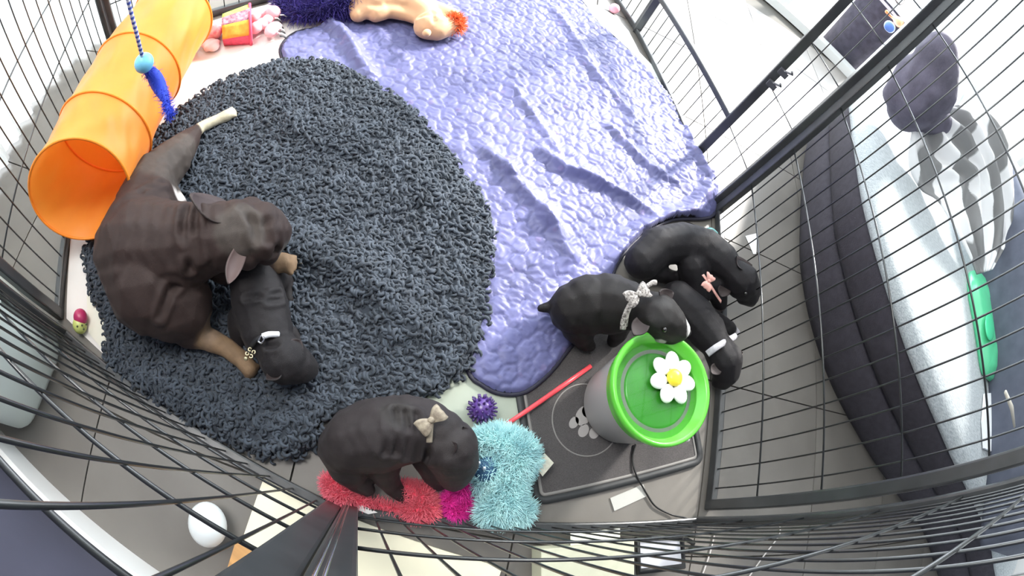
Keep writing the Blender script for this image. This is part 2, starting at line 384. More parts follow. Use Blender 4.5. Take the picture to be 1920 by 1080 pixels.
for (x, y, a, b) in ((1092, 780, 12, 17), (1074, 793, 7, 10), (1092, 808, 8, 11), (1112, 812, 8, 10), (1100, 772, 10, 10)):
    c = P(x, y, 0); k = 1/860
    build('paw_print', MB().prism([(c.x+a*k*math.cos(t)*1.25, c.y+b*k*math.sin(t)*1.25) for t in np.linspace(0, 2*PI, 20, endpoint=False)], 0.0045, 0.0064), pawm, fm, smooth=False)

# ---------------------------------------------------------------- shaggy rug
rug_px = [(300,240),(345,202),(432,150),(522,120),(606,118),(682,148),(765,200),(812,248),(870,325),(905,370),(926,452),(915,558),(905,640),(860,710),(800,748),(700,765),(615,790),(590,845),(520,862),(455,850),(400,822),(320,775),(250,725),(200,680),(200,620),(175,560),(160,470),(190,420),(230,330),(262,270)]
rug_poly = smooth_poly([P(x, y, 0.01) for x, y in rug_px], 4)
def pseg(a, b): return [P(*a, 0), P(*b, 0)]
rug_folds = [([(540,470),(640,500),(720,560),(760,620)], .045, .030), ([(560,250),(700,280),(860,420)], .06, .014), ([(280,720),(420,760),(560,800)], .05, .014)]
def rug_h(x, y):
    h = 0.016+0.012*vnoise(x, y, 7, 1)+0.006*vnoise(x, y, 20, 2)
    for pl, wdt, amp in rug_folds:
        d = poly_dist(x, y, [P(*q, 0) for q in pl], closed=False); h = h+amp*np.exp(-(d/wdt)**2)
    return h
def heightfield(poly, res, hf, edge=0.02, jit=True):
    xs = [p.x for p in poly]; ys = [p.y for p in poly]
    gx = np.arange(min(xs)-res, max(xs)+res*2, res); gy = np.arange(min(ys)-res, max(ys)+res*2, res)
    X, Y = np.meshgrid(gx, gy); ins = in_poly(X, Y, poly)
    d = poly_dist(X, Y, poly[::2]); Z = hf(X, Y)
    Z = np.where(ins, Z*np.clip(d/edge, 0, 1)**.5, 0)
    fi = ins[:-1,:-1] & ins[1:,:-1] & ins[:-1,1:] & ins[1:,1:]
    idx = np.arange(X.size).reshape(X.shape); f = np.stack([idx[:-1,:-1][fi], idx[:-1,1:][fi], idx[1:,1:][fi], idx[1:,:-1][fi]], 1)
    used = np.unique(f); mp = np.zeros(X.size, int); mp[used] = np.arange(len(used))
    V = np.stack([X.ravel(), Y.ravel(), Z.ravel()], 1)[used]
    return V, mp[f]
rug = thing('shaggy_rug', 'dark slate-blue shaggy rug with curled pile under the mother dog', 'rug', P(560, 480, 0))
V_, F_ = heightfield(rug_poly, 0.012, rug_h); V_[:,2] += 0.005
build('rug_backing', (V_, F_), mat('rug_back', (0.035, 0.043, 0.056), 0.95), rug)
def tufts(pos, nrm_h, length, rad, curl, nvar=14, segs=6, lean=0.9, seed=0):
    """one mesh of many curled strands; pos (N,3)"""
    rg = np.random.default_rng(seed); N = len(pos); temps = []
    for v in range(nvar):
        a0 = rg.uniform(0, 2*PI); k = rg.uniform(.5, 1.2)*curl*rg.choice([-1, 1]); p = np.zeros(3); az = a0; el = rg.uniform(.5, 1.2); ps = [p.copy()]
        for s in range(segs-1):
            st = length/(segs-1); el -= rg.uniform(.1, .55)*lean; az += k
            p = p+st*np.array([math.cos(az)*math.cos(el), math.sin(az)*math.cos(el), math.sin(el)]); p[2] = max(p[2], -0.002); ps.append(p.copy())
        ps = np.array(ps); prof = np.array([.75, 1, 1.05, 1, .85, .45, .3, .2])[:segs]; n = 4; vs = []
        for i in range(segs):
            d = ps[min(i+1, segs-1)]-ps[max(i-1, 0)]; d /= np.linalg.norm(d)+1e-9; a = np.cross(d, [0,0,1.]); a /= np.linalg.norm(a)+1e-6; b = np.cross(a, d)
            for q in range(n): t = 2*PI*q/n; vs.append(ps[i]+rad*prof[i]*(a*math.cos(t)+b*math.sin(t)))
        temps.append(np.array(vs))
    n = 4; ft = []
    for i in range(segs-1):
        for q in range(n): ft.append((i*n+q, i*n+(q+1) % n, (i+1)*n+(q+1) % n, (i+1)*n+q))
    ft = np.array(ft); nv = n*segs; VV = np.zeros((N, nv, 3)); which = rg.integers(0, nvar, N); rot = rg.uniform(0, 2*PI, N); sc = rg.uniform(.75, 1.3, N)
    T_ = np.array(temps)[which]*sc[:,None,None]; c, s = np.cos(rot)[:,None], np.sin(rot)[:,None]
    VV[:,:,0] = T_[:,:,0]*c-T_[:,:,1]*s; VV[:,:,1] = T_[:,:,0]*s+T_[:,:,1]*c; VV[:,:,2] = T_[:,:,2]
    VV += pos[:,None,:]; FF = (ft[None]+(np.arange(N)*nv)[:,None,None]).reshape(-1, 4)
    return VV.reshape(-1, 3), FF
xs = [p.x for p in rug_poly]; ys = [p.y for p in rug_poly]; g = 0.0076
X, Y = np.meshgrid(np.arange(min(xs), max(xs), g), np.arange(min(ys), max(ys), g)); X = X.ravel()+rng.uniform(-.005, .005, X.size); Y = Y.ravel()+rng.uniform(-.005, .005, Y.size)
k = in_poly(X, Y, rug_poly); X, Y = X[k], Y[k]; Zr = rug_h(X, Y)*np.clip(poly_dist(X, Y, rug_poly[::2])/.02, 0, 1)**.5+.005
vv, ff = tufts(np.stack([X, Y, Zr], 1), None, 0.024, 0.0034, 0.85, seed=3, lean=1.2)
build('rug_pile', (vv, ff), mat('rug_pile', (0.050, 0.061, 0.078), 0.85, var=.3, vscale=30, spec=.3, sheen=.1), rug, kind='stuff')

# ---------------------------------------------------------------- quilted blanket
bl_px = [(555,60),(528,85),(530,112),(560,170),(700,300),(850,560),(876,690),(905,722),(940,738),(985,735),(1030,700),(1066,655),(1110,600),(1140,540),(1160,490),(1200,445),(1260,412),(1330,408),(1347,380),(1340,345),(1305,285),(1278,215),(1240,160),(1195,110),(1120,40),(1075,-10),(960,-40),(760,-40),(640,-30),(620,40)]
bl_poly = smooth_poly([P(x, y, 0.01) for x, y in bl_px], 4)
hexr = 0.044; pts2 = []
for i in range(-5, 60):
    for j in range(-5, 70): pts2.append((-1.3+i*hexr+(j % 2)*hexr/2, -0.1+j*hexr*.866))
pts2 = np.array(pts2)+rng.normal(0, .0045, (len(pts2), 2))
def vor(x, y):
    f1 = np.full(x.shape, 9.); f2 = np.full(x.shape, 9.)
    j0 = np.round((y+0.1)/(hexr*.866)).astype(int)
    for dj in (-2,-1,0,1,2):
        j = j0+dj; i0 = np.round((x+1.3-(j % 2)*hexr/2)/hexr).astype(int)
        for di in (-2,-1,0,1,2):
            i = i0+di; k = np.clip((i+5)*75+(j+5), 0, len(pts2)-1)
            d = np.hypot(x-pts2[k,0], y-pts2[k,1]); n1_ = np.minimum(f1, d); f2 = np.minimum(f2, np.maximum(f1, d)); f1 = n1_
    return f1, f2
bl_folds = [([(905,285),(960,350),(1010,410),(1060,485)], .018, .030), ([(930,330),(1000,410),(1060,500)], .05, .012), ([(1010,290),(1060,325),(1130,355),(1215,405)], .017, .026),
            ([(1140,245),(1190,300),(1260,345)], .016, .018), ([(960,170),(1040,290)], .014, .010), ([(1080,110),(1180,220)], .014, .010), ([(605,40),(650,85),(690,150)], .022, .030),
            ([(700,60),(760,130)], .02, .010), ([(1040,30),(1100,120),(1130,190)], .02, .012), ([(1340,330),(1290,400),(1190,440),(1150,490)], .03, .028), ([(1290,250),(1320,330)], .03, .03)]
def bl_h(x, y):
    f1, f2 = vor(x, y); e = np.clip((f2-f1)/.010, 0, 1); e = 1-(1-e)**2.2
    wr_ = vnoise(x*.8+y*.6, y*.8-x*.6, 45, 5)*vnoise(x, y, 6, 6)
    h = 0.006+0.0052*e+0.007*vnoise(x, y, 11, 4)+0.007*wr_+.0016*e*np.sin(70*x+9*vnoise(x, y, 25, 8)*6)
    for pl, wdt, amp in bl_folds:
        pw = [P(*q, 0) for q in spline([(a, b, 0) for a, b in pl], 4) for q in [(q[0], q[1])]]
        jx = .010*(vnoise(x, y, 18, 9)-.5); d = poly_dist(x+jx, y-jx, pw, closed=False)
        t = np.clip(1-(np.hypot(x-(pw[0].x+pw[-1].x)/2, y-(pw[0].y+pw[-1].y)/2)/(.62*(pw[0]-pw[-1]).length+.01))**2, 0, 1)
        h = h+amp*t**.6*np.exp(-(d/wdt)**2)*(.7+.5*vnoise(x, y, 30, 12))
    return h
V_, F_ = heightfield(bl_poly, 0.0042, bl_h, edge=.012)
def blanket_material():
    m = mat('blanket_satin', (0.118, 0.122, 0.262), 0.46, var=.14, vscale=7, spec=.35, sheen=.05)
    nt = m.node_tree; b = nt.nodes['Principled BSDF']; co = nt.nodes.new('ShaderNodeTexCoord')
    vo = nt.nodes.new('ShaderNodeTexVoronoi'); vo.inputs['Scale'].default_value = 17; nt.links.new(co.outputs['Object'], vo.inputs[0])
    r = nt.nodes.new('ShaderNodeValToRGB'); r.color_ramp.elements[0].position = .10; r.color_ramp.elements[0].color = (1,1,1,1); r.color_ramp.elements[1].position = .16; r.color_ramp.elements[1].color = (0,0,0,1)
    nt.links.new(vo.outputs['Distance'], r.inputs[0]); mx = nt.nodes.new('ShaderNodeMix'); mx.data_type = 'RGBA'
    prev = b.inputs['Base Color'].links[0].from_socket; nt.links.new(prev, mx.inputs[6]); mx.inputs[7].default_value = (0.20, 0.16, 0.32, 1)
    ml = nt.nodes.new('ShaderNodeMath'); ml.operation = 'MULTIPLY'; ml.inputs[1].default_value = .5; nt.links.new(r.outputs[0], ml.inputs[0]); nt.links.new(ml.outputs[0], mx.inputs['Factor'])
    nt.links.new(mx.outputs[2], b.inputs['Base Color']); return m
bk = thing('quilted_blanket', 'violet-blue quilted blanket with pebble stitching and dark binding', 'blanket', P(1000, 350, 0))
V_[:,2] += .004
build('quilted_cover', (V_, F_), blanket_material(), bk)
bp = [Vector((p.x, p.y, 0.008)) for p in bl_poly]
build('binding', MB().tube(bp, 0.0055, 8, closed=True), mat('binding_navy', (0.018, 0.017, 0.035), 0.6), bk)

# ---------------------------------------------------------------- orange play tunnel
TC = [P(146, 360, .19), P(232, 205, .138), P(300, 85, .138), P(322, 35, .138)]
ax = (TC[-1]-TC[0]).normalized(); axn = Vector((-ax.y, ax.x, 0)); L_t = (TC[-1]-TC[0]).length
tn = thing('play_tunnel', 'bright orange fabric play tunnel lying beside the pen wall', 'tunnel', TC[0].lerp(TC[-1], .5)*Vector((1,1,0)) if False else Vector(((TC[0].x+TC[-1].x)/2, (TC[0].y+TC[-1].y)/2, 0)))
ORG = mat('orange_nylon', (1.0, 0.36, 0.05), 0.45, var=.05, vscale=14, sheen=.2)
_b = ORG.node_tree.nodes['Principled BSDF']; tr = ORG.node_tree.nodes.new('ShaderNodeBsdfTranslucent'); tr.inputs[0].default_value = (1.0, 0.32, 0.03, 1)
mxs = ORG.node_tree.nodes.new('ShaderNodeMixShader'); mxs.inputs[0].default_value = .28; out = ORG.node_tree.nodes['Material Output']
ORG.node_tree.links.new(_b.outputs[0], mxs.inputs[1]); ORG.node_tree.links.new(tr.outputs[0], mxs.inputs[2]); ORG.node_tree.links.new(mxs.outputs[0], out.inputs[0])
rings = [0, .26, .60, 1.0]; Rad = 0.133
def tframe(f):
    """centre and the two cross axes of the tunnel at fraction f; the near end bends up and into the pen"""
    k = math.exp(-(f/.16)**2); c = TC[0].lerp(TC[-1], f); n = (-ax).lerp(Vector((.74, -.50, .30)), k*.95).normalized()
    h = Vector((0,0,1)).cross(n).normalized(); v = n.cross(h).normalized(); return c, h, v
for q in range(3):
    vs = []; fs = []; ns, nr = 22, 72
    for i in range(ns+1):
        f = i/ns; F_l = rings[q]+(rings[q+1]-rings[q])*f; sag = math.sin(PI*f); c, h, v = tframe(F_l)
        for k in range(nr):
            a = 2*PI*k/nr; rr = Rad*(1-.045*sag)+.0026*math.sin(7*a+q*2+f*3)*sag+.0018*math.sin(13*a-f*9)*sag
            p = c+h*rr*math.cos(a)+v*rr*math.sin(a); vs.append((p.x, p.y, max(p.z, .005)))
    for i in range(ns):
        for k in range(nr): fs.append((i*nr+k, i*nr+(k+1) % nr, (i+1)*nr+(k+1) % nr, (i+1)*nr+k))
    build('tunnel_section', (vs, fs), ORG, tn)
for q in range(4):
    c, h, v = tframe(rings[q]); rp = []
    for a in np.linspace(0, 2*PI, 60, endpoint=False):
        p = c+(h*math.cos(a)+v*math.sin(a))*(Rad+.001); p.z = max(p.z, .005); rp.append(p)
    build('hoop', MB().tube(rp, .0035, 8, closed=True), mat('orange_seam', (0.98, 0.28, 0.02), .5), tn)
for dx in (0, .012):
    a = P(248, 322, .14); b = P(254, 352, .10)+Vector((dx, 0, 0)); c = P(252+dx*400, 385, .06)
    build('tie_ribbon', MB().tube(spline([a, b, c], 6), .0035, 6, flat=.35), mat('orange_seam', (1, 1, 1)), tn)

# ---------------------------------------------------------------- bodies: one continuous surface grown over a chain of volumes
def blob(name, chains, voxel, material, parent, colf=None, smooth_it=5, disp=None, spheres=()):
    bm = bmesh.new(); org = rootloc(parent)
    def sph(p, r, s=(1,1,1)):
        m = Matrix.Translation(p-org) @ Matrix.Diagonal((s[0], s[1], s[2], 1)); bmesh.ops.create_icosphere(bm, subdivisions=2, radius=r, matrix=m)
    for ch in chains:
        pts = [(Vector(c[0]), c[1]) for c in ch]
        for (a, ra_), (b, rb) in zip(pts, pts[1:]):
            n = max(1, int((b-a).length/(min(ra_, rb)*.30)))
            for k in range(n+1):
                f = k/n; f2 = f*f*(3-2*f)*.4+f*.6; sph(a.lerp(b, f), ra_+(rb-ra_)*f2)
    for s in spheres: sph(Vector(s[0]), s[1], s[2] if len(s) > 2 else (1,1,1))
    me = bpy.data.meshes.new(name); bm.to_mesh(me); bm.free(); o = bpy.data.objects.new(name, me); C.objects.link(o)
    r = o.modifiers.new('r', 'REMESH'); r.mode = 'VOXEL'; r.voxel_size = voxel; r.use_smooth_shade = True
    s = o.modifiers.new('s', 'SMOOTH'); s.iterations = smooth_it; s.factor = .6
    dg = bpy.context.evaluated_depsgraph_get(); me2 = bpy.data.meshes.new_from_object(o.evaluated_get(dg)); o.modifiers.clear(); o.data = me2; me2.name = name
    n = len(me2.vertices); co = np.zeros(n*3, np.float32); me2.vertices.foreach_get('co', co); co = co.reshape(-1, 3); nr = np.zeros(n*3, np.float32); me2.vertices.foreach_get('normal', nr); nr = nr.reshape(-1, 3)
    Wc = co+np.array(org, np.float32)
    d = np.array([noise.noise(Vector(p)*28) for p in Wc])*.0016
    if disp is not None: d = d+disp(Wc)
    co = co+nr*d[:,None].astype(np.float32); me2.vertices.foreach_set('co', co.ravel()); me2.update()
    if colf is not None:
        at = me2.attributes.new('Col', 'FLOAT_COLOR', 'POINT'); cc = np.ones((n, 4), np.float32); cc[:,:3] = colf(Wc, nr); at.data.foreach_set('color', cc.ravel())
    me2.materials.clear(); me2.materials.append(material); me2.polygons.foreach_set('use_smooth', [True]*len(me2.polygons))
    o.parent = parent; return o
COAT = mat('dog_coat', (1,1,1), 0.58, var=.22, vscale=60, bump=.35, bscale=900, spec=.28, sheen=.03, attr=True)
def patches(base, plist):
    """base colour with soft-edged coat patches: (centre, radius, colour)"""
    def f(W_, N_):
        c = np.tile(np.array(base, np.float32), (len(W_), 1))
        for (ctr, rad, col) in plist:
            d = np.linalg.norm(W_-np.array(ctr, np.float32), axis=1); k = np.clip((rad-d)/(rad*.25)+.5, 0, 1)[:,None]; c = c*(1-k)+np.array(col, np.float32)*k
        return c
    return f
def creases(lines, amp=.004, wdt=.006):
    """folds of loose skin: grooves that run along the given 3D polylines"""
    segs = [(np.array(a, float), np.array(b, float)) for l in lines for a, b in zip(l, l[1:])]
    def f(W_):
        d = np.full(len(W_), 9.)
        for a, b in segs:
            ab = b-a; t = np.clip(((W_-a)@ab)/(ab@ab), 0, 1); d = np.minimum(d, np.linalg.norm(W_-a-t[:,None]*ab, axis=1))
        return -amp*np.exp(-(d/wdt)**2)+amp*.7*np.exp(-((d-wdt*2)/wdt)**2)
    return f
def ear(parent, root, tip, width, face, mo, mi, cup=.35, name='ear'):
    """a cupped, pointed ear from root to tip; face = direction the hollow looks"""
    root = Vector(root); tip = Vector(tip); d = (tip-root); L = d.length; d.normalize(); face = Vector(face); face = (face-d*face.dot(d)).normalized(); side = d.cross(face)
    nu, nv = 9, 9; outer = []; inner = []
    for i in range(nv):
        v = i/(nv-1); wd_ = width*(math.sin(PI*(.32+.68*v))**.75 if v < 1 else .02)
        if v > .97: wd_ = width*.10
        for j in range(nu):
            u = -1+2*j/(nu-1); c = root+d*L*v+side*wd_*.5*u+face*(u*u-.5)*cup*wd_*.5+face*(-.10*L*math.sin(PI*v))
            outer.append(c-face*.0016); inner.append(c+face*.0016)
    mb = MB(); q = lambda i, j: i*nu+j
    fs = [(q(i,j), q(i,j+1), q(i+1,j+1), q(i+1,j)) for i in range(nv-1) for j in range(nu-1)]
    mb.m = 0; mb.add(outer, fs); mb.m = 1; mb.add(inner, [f[::-1] for f in fs])
    n0 = nu*nv; mb.m = 0
    rim = [q(i,0) for i in range(nv)]+[q(nv-1,j) for j in range(1,nu)]+[q(i,nu-1) for i in range(nv-2,-1,-1)]
    base_i = len(mb.v); mb.f += [(a, b, b+n0, a+n0) for a, b in zip(rim, rim[1:])]; mb.mi += [0]*(len(rim)-1)
    return build(name, mb, [mo, mi], parent)
EYE = mat('eye_dark', (0.008, 0.006, 0.005), 0.08, spec=1.0); NOSE = mat('nose_black', (0.012, 0.011, 0.012), 0.28, bump=.3, bscale=600)
def eye(parent, c, r=.006): build('eye', MB().ell(c, r, nu=12, nv=8), EYE, parent)
def toes(chain_end, direction, spread, r, n=4, z=.012):
    out = []; d = Vector(direction).normalized(); s = Vector((-d.y, d.x, 0))
    for k in range(n):
        u = (k-(n-1)/2)/(n-1)*2; p = Vector(chain_end)+d*(1-.25*u*u)*r*1.3+s*u*spread; p.z = z; out.append([(Vector(chain_end)+s*u*spread*.5, r*.9), (p, r*.62)])
    return out
Q = P
# mother
mo_ = thing('french_bulldog', 'adult brown short-haired bulldog with bat ears lying on the rug', 'dog', P(270, 460, 0))
BRW = (0.040, 0.024, 0.021); TAN = (0.24, 0.155, 0.09); CRM = (0.50, 0.46, 0.34); GRY = (0.075, 0.060, 0.052); WHT = (0.80, 0.72, 0.68)
chs = [[(Q(284,335,.10),.062),(Q(272,400,.12),.084),(Q(262,470,.13),.112),(Q(285,530,.12),.108),(Q(330,565,.10),.082)],
       [(Q(270,465,.15),.105),(Q(335,462,.17),.086),(Q(392,448,.185),.070),(Q(445,440,.19),.066)],
       [(Q(445,437,.19),.064),(Q(486,436,.185),.054),(Q(508,436,.175),.042)],
       [(Q(500,412,.175),.030),(Q(516,424,.165),.026),(Q(518,445,.160),.026),(Q(500,470,.165),.028)],
       [(Q(318,368,.075),.030),(Q(333,398,.085),.032)], [(Q(282,345,.095),.064),(Q(305,318,.085),.058),(Q(335,285,.07),.043),(Q(355,262,.06),.030)],
       [(Q(355,262,.06),.029),(Q(366,248,.055),.019),(Q(378,238,.05),.0155),(Q(410,223,.045),.0145),(Q(426,216,.045),.016)],
       [(Q(320,570,.10),.078),(Q(352,600,.075),.050),(Q(352,622,.06),.036)],
       [(Q(352,622,.06),.034),(Q(385,634,.052),.026),(Q(425,652,.047),.021),(Q(455,675,.045),.020),(Q(468,692,.045),.018)],
       [(Q(420,500,.09),.038),(Q(480,500,.10),.026),(Q(532,492,.10),.021)]]
chs += toes(Q(431,213,.045), P(446,206,0)-P(425,216,0), .0135, .0105, 4, .045)
chs += toes(Q(537,493,.10), P(562,496,0)-P(530,490,0), .016, .0125, 4, .094)
chs += toes(Q(466,690,.045), P(478,703,0)-P(460,685,0), .0145, .011, 4, .04)
pat = [(Q(405,224,.045), .050, CRM), (Q(440,210,.045), .03, CRM), (Q(380,238,.05), .020, CRM), (Q(326,366,.105), .030, WHT), (Q(340,392,.11), .016, WHT), (Q(425,655,.045), .065, TAN), (Q(470,692,.045), .03, TAN), (Q(395,632,.05), .03, (.22,.15,.10)),
       (Q(545,493,.10), .036, TAN), (Q(516,425,.17), .030, (.17,.165,.155)), (Q(520,455,.165), .026, (.16,.15,.14)), (Q(450,430,.25), .050, GRY), (Q(300,320,.12), .075, GRY), (Q(340,280,.10), .05, GRY), (Q(375,600,.07), .03, (.16,.11,.08))]
cr = creases([[Q(350,395,.24),Q(342,440,.255),Q(348,480,.25),Q(356,505,.21)], [Q(372,400,.24),Q(364,440,.255),Q(372,490,.23)], [Q(500,395,.20),Q(497,425,.235),Q(503,450,.225)], [Q(512,410,.19),Q(511,440,.205),Q(512,470,.19)], [Q(300,352,.16),Q(262,372,.20),Q(225,392,.20)], [Q(345,520,.15),Q(318,545,.19),Q(300,590,.16)], [Q(338,605,.10),Q(352,596,.115),Q(366,600,.10)], [Q(455,400,.24),Q(478,420,.24),Q(482,452,.235)]], .0075, .0075)
mob = blob('body', chs, .0038, COAT, mo_, patches(BRW, pat), 3, cr, spheres=[(Q(492,410,.205), .024), (Q(489,464,.20), .024), (Q(470,395,.19), .028), (Q(462,482,.185), .026), (Q(322,300,.08), .052)])
EO = mat('ear_brown', (0.045, 0.033, 0.03), .6); EI = mat('ear_pink', (0.075, 0.042, 0.037), .6); EID = mat('ear_dark_inner', (0.055, 0.036, 0.036), .7)
ear(mo_, Q(420,402,.225), Q(356,366,.28), .080, (-.1,.5,.8), EO, EID)
ear(mo_, Q(448,476,.225), Q(428,532,.25), .031, (.55,.0,.8), EO, EI)
eye(mob, Q(506,407,.208), .006); eye(mob, Q(500,467,.205), .006)
for q in ((559,486), (564,494), (562,502), (554,509)): build('claw', MB().ell(Q(*q, .094), (.0045,.002,.002), Matrix.Rotation(.7, 3, 'Z'), nu=8, nv=6), mat('claw_dark', (.03,.025,.02), .4), mob)
for q in ((441,206), (445,212), (442,219)): build('claw', MB().ell(Q(*q, .045), (.004,.002,.002), Matrix.Rotation(.7, 3, 'Z'), nu=8, nv=6), MATS['claw_dark'], mob)
build('nose', MB().ell(Q(524,434,.185), (.012,.014,.011)), NOSE, mob)
PUP = (0.014, 0.011, 0.012); PUPG = (0.018, 0.0155, 0.017); EOP = mat('pup_ear', (0.014, 0.011, 0.012), .6); EIP = mat('pup_ear_inner', (0.030, 0.020, 0.020), .7)
CLAW = mat('claw', (0.5, 0.45, 0.38), .4)
# puppy beside the mother
p1 = thing('puppy', 'black puppy with white collar and charm curled under the mother', 'dog', P(500, 610, 0))
chs = [[(Q(478,530,.085),.055),(Q(488,575,.085),.060),(Q(500,620,.08),.056),(Q(512,645,.085),.042),(Q(532,673,.09),.050)],
       [(Q(532,673,.09),.050),(Q(552,683,.08),.040),(Q(572,690,.065),.028)], [(Q(575,676,.06),.017),(Q(582,692,.055),.016),(Q(570,704,.055),.016)],
       [(Q(510,520,.06),.036),(Q(530,525,.04),.024),(Q(540,545,.03),.016),(Q(541,562,.03),.014)], [(Q(520,640,.06),.026),(Q(545,625,.035),.018),(Q(556,640,.03),.014)], [(Q(455,600,.05),.035),(Q(450,640,.03),.02)]]
chs += toes(Q(541,562,.03), P(541,575,0)-P(540,555,0), .008, .008, 4, .022)
pb1 = blob('body', chs, .0038, COAT, p1, patches(PUPG, []), 4, creases([[Q(462,560,.135),Q(500,552,.15),Q(528,548,.12)], [Q(500,565,.145),Q(530,560,.12)], [Q(500,650,.13),Q(516,648,.135),Q(532,645,.12)]], .005, .005))
ear(p1, Q(520,700,.11), Q(500,712,.12), .034, (-.5,-.3,.8), EOP, EIP); ear(p1, Q(552,652,.12), Q(565,640,.115), .030, (.3,.5,.8), EOP, EIP)
eye(pb1, Q(574,680,.088), .005); eye(pb1, Q(562,703,.085), .005); build('nose', MB().ell(Q(590,694,.058), .008), NOSE, pb1)
def collar(name, pts, r, m, parent, flat=.35): return build(name, MB().tube(spline(pts, 8), r, 8, flat=flat), m, parent)
co_ = thing('collar', 'white and black puppy collar with gold charm worn by the puppy under the mother', 'collar', Q(500,640,.1))
build('band', MB().tube(spline([Q(470,655,.10),Q(478,640,.128),Q(495,630,.138),Q(517,626,.130),Q(530,632,.108)], 8), .0048, 8), mat('collar_black', (.015,.015,.018), .6), co_)
build('ribbon', MB().tube(spline([Q(492,631,.142),Q(505,627,.141),Q(522,627,.13)], 8), .0058, 8), mat('collar_white', (.75,.75,.78), .6), co_)
build('buckle', MB().tube(spline([Q(484,640,.138),Q(490,630,.145),Q(496,632,.145),Q(491,643,.14),Q(484,640,.138)], 5), .002, 6), mat('silver', (.8,.8,.8), .25, 1.0), co_)
CH = mat('charm_gold', (.75,.66,.42), .3, .8)
ch = MB(); c = Q(470,662,.115)
for k in range(4):
    a = k*PI/2+.5; ch.tube([c+Vector((math.cos(a+t)*.006*math.sin(t*.9+.1)+math.cos(a)*.006, math.sin(a+t)*.006*math.sin(t*.9+.1)+math.sin(a)*.006, .002)) for t in np.linspace(0, 3, 8)], .0013, 5)
ch.ell(Q(461,672,.112), .0045, nu=10, nv=8)
build('charm', ch, CH, co_)

# bottom puppy
p2 = thing('puppy', 'wrinkly charcoal puppy standing over the pink fluffy toy', 'dog', P(720, 850, 0))
chs = [[(Q(645,842,.095),.050),(Q(670,825,.11),.062),(Q(712,815,.12),.070),(Q(762,805,.125),.064),(Q(800,798,.13),.050),(Q(824,812,.135),.047)],
       [(Q(824,815,.135),.047),(Q(842,838,.13),.054),(Q(852,862,.11),.048),(Q(852,882,.095),.037),(Q(850,896,.08),.028)],
       [(Q(838,885,.075),.018),(Q(852,905,.065),.018),(Q(868,890,.075),.018)],
       [(Q(715,860,.085),.040),(Q(722,888,.06),.027),(Q(735,912,.035),.020),(Q(752,928,.025),.015),(Q(766,938,.022),.014)],
       [(Q(800,850,.08),.036),(Q(812,885,.055),.026),(Q(822,905,.035),.018)],
       [(Q(650,870,.075),.040),(Q(668,900,.05),.024),(Q(690,918,.03),.016)], [(Q(625,845,.08),.02),(Q(605,850,.075),.012)],
       [(Q(680,780,.06),.03),(Q(690,765,.03),.02)]]
chs += toes(Q(764,937,.022), P(785,945,0)-P(760,935,0), .008, .008, 4, .018)
pb2 = blob('body', chs, .0040, COAT, p2, patches((.030,.0235,.0245), [(Q(846,820,.18), .035, (.033,.027,.027)), (Q(745,772,.18), .03, (.036,.031,.030))]), 3,
     creases([[Q(742,770,.18),Q(748,810,.20),Q(742,850,.175)], [Q(760,775,.18),Q(767,815,.195),Q(762,860,.17)], [Q(780,778,.18),Q(786,820,.195),Q(780,865,.16)], [Q(726,775,.19),Q(728,815,.20),Q(722,850,.18)], [Q(800,790,.19),Q(806,830,.19),Q(800,860,.15)], [Q(840,865,.16),Q(868,868,.145)], [Q(842,876,.145),Q(866,878,.13)]], .0075, .0056))
ear(p2, Q(836,822,.178), Q(822,856,.165), .050, (-.2,-.5,.8), EOP, EIP); ear(p2, Q(862,815,.17), Q(884,828,.15), .034, (.6,.2,.6), EOP, EIP)
eye(pb2, Q(848,868,.158), .006); eye(pb2, Q(872,855,.145), .005); build('nose', MB().ell(Q(858,905,.068), .009), NOSE, pb2)
def bow(label, cat, c, u, s, m, tails, knot=True):
    """ribbon bow: two loops, knot, tails; c centre, u direction of the loops"""
    c = Vector(c); u = Vector(u).normalized(); w_ = u.cross(Vector((0,0,1))).normalized(); t = thing('bow', label, cat, c)
    for sg in (-1, 1):
        vs = []; fs = []; nu, nv = 9, 6
        for i in range(nu):
            f = i/(nu-1)
            for j in range(nv):
                g_ = j/(nv-1)*2-1; p = c+u*sg*s*f+w_*g_*s*(.16+.42*math.sin(f*PI*.62))+Vector((0,0,1))*(s*.28*math.sin(PI*f)*(1-g_*g_*.5)+s*.06*math.sin(g_*7))
                vs.append(p)
        for i in range(nu-1):
            for j in range(nv-1): fs.append((i*nv+j, i*nv+j+1, (i+1)*nv+j+1, (i+1)*nv+j))
        o = build('loop', (vs, fs), m, t); sd = o.modifiers.new('s', 'SOLIDIFY'); sd.thickness = .0025
    build('knot', MB().ell(c+Vector((0,0,s*.12)), (s*.22, s*.22, s*.18), nu=12, nv=8), m, t)
    for tl in tails:
        o = build('tail', MB().tube(spline([c]+list(tl), 6), s*.20, 6, flat=.22), m, t)
    return t
BG = mat('bow_beige', (.42,.36,.27), .8, col2=(.20,.16,.12), vscale=90)
bow('beige ribbon bow on the neck of the charcoal puppy', 'bow', Q(808,788,.195), P(830,770,0)-P(795,800,0), .026, BG, [(Q(806,810,.19), Q(805,830,.18))])

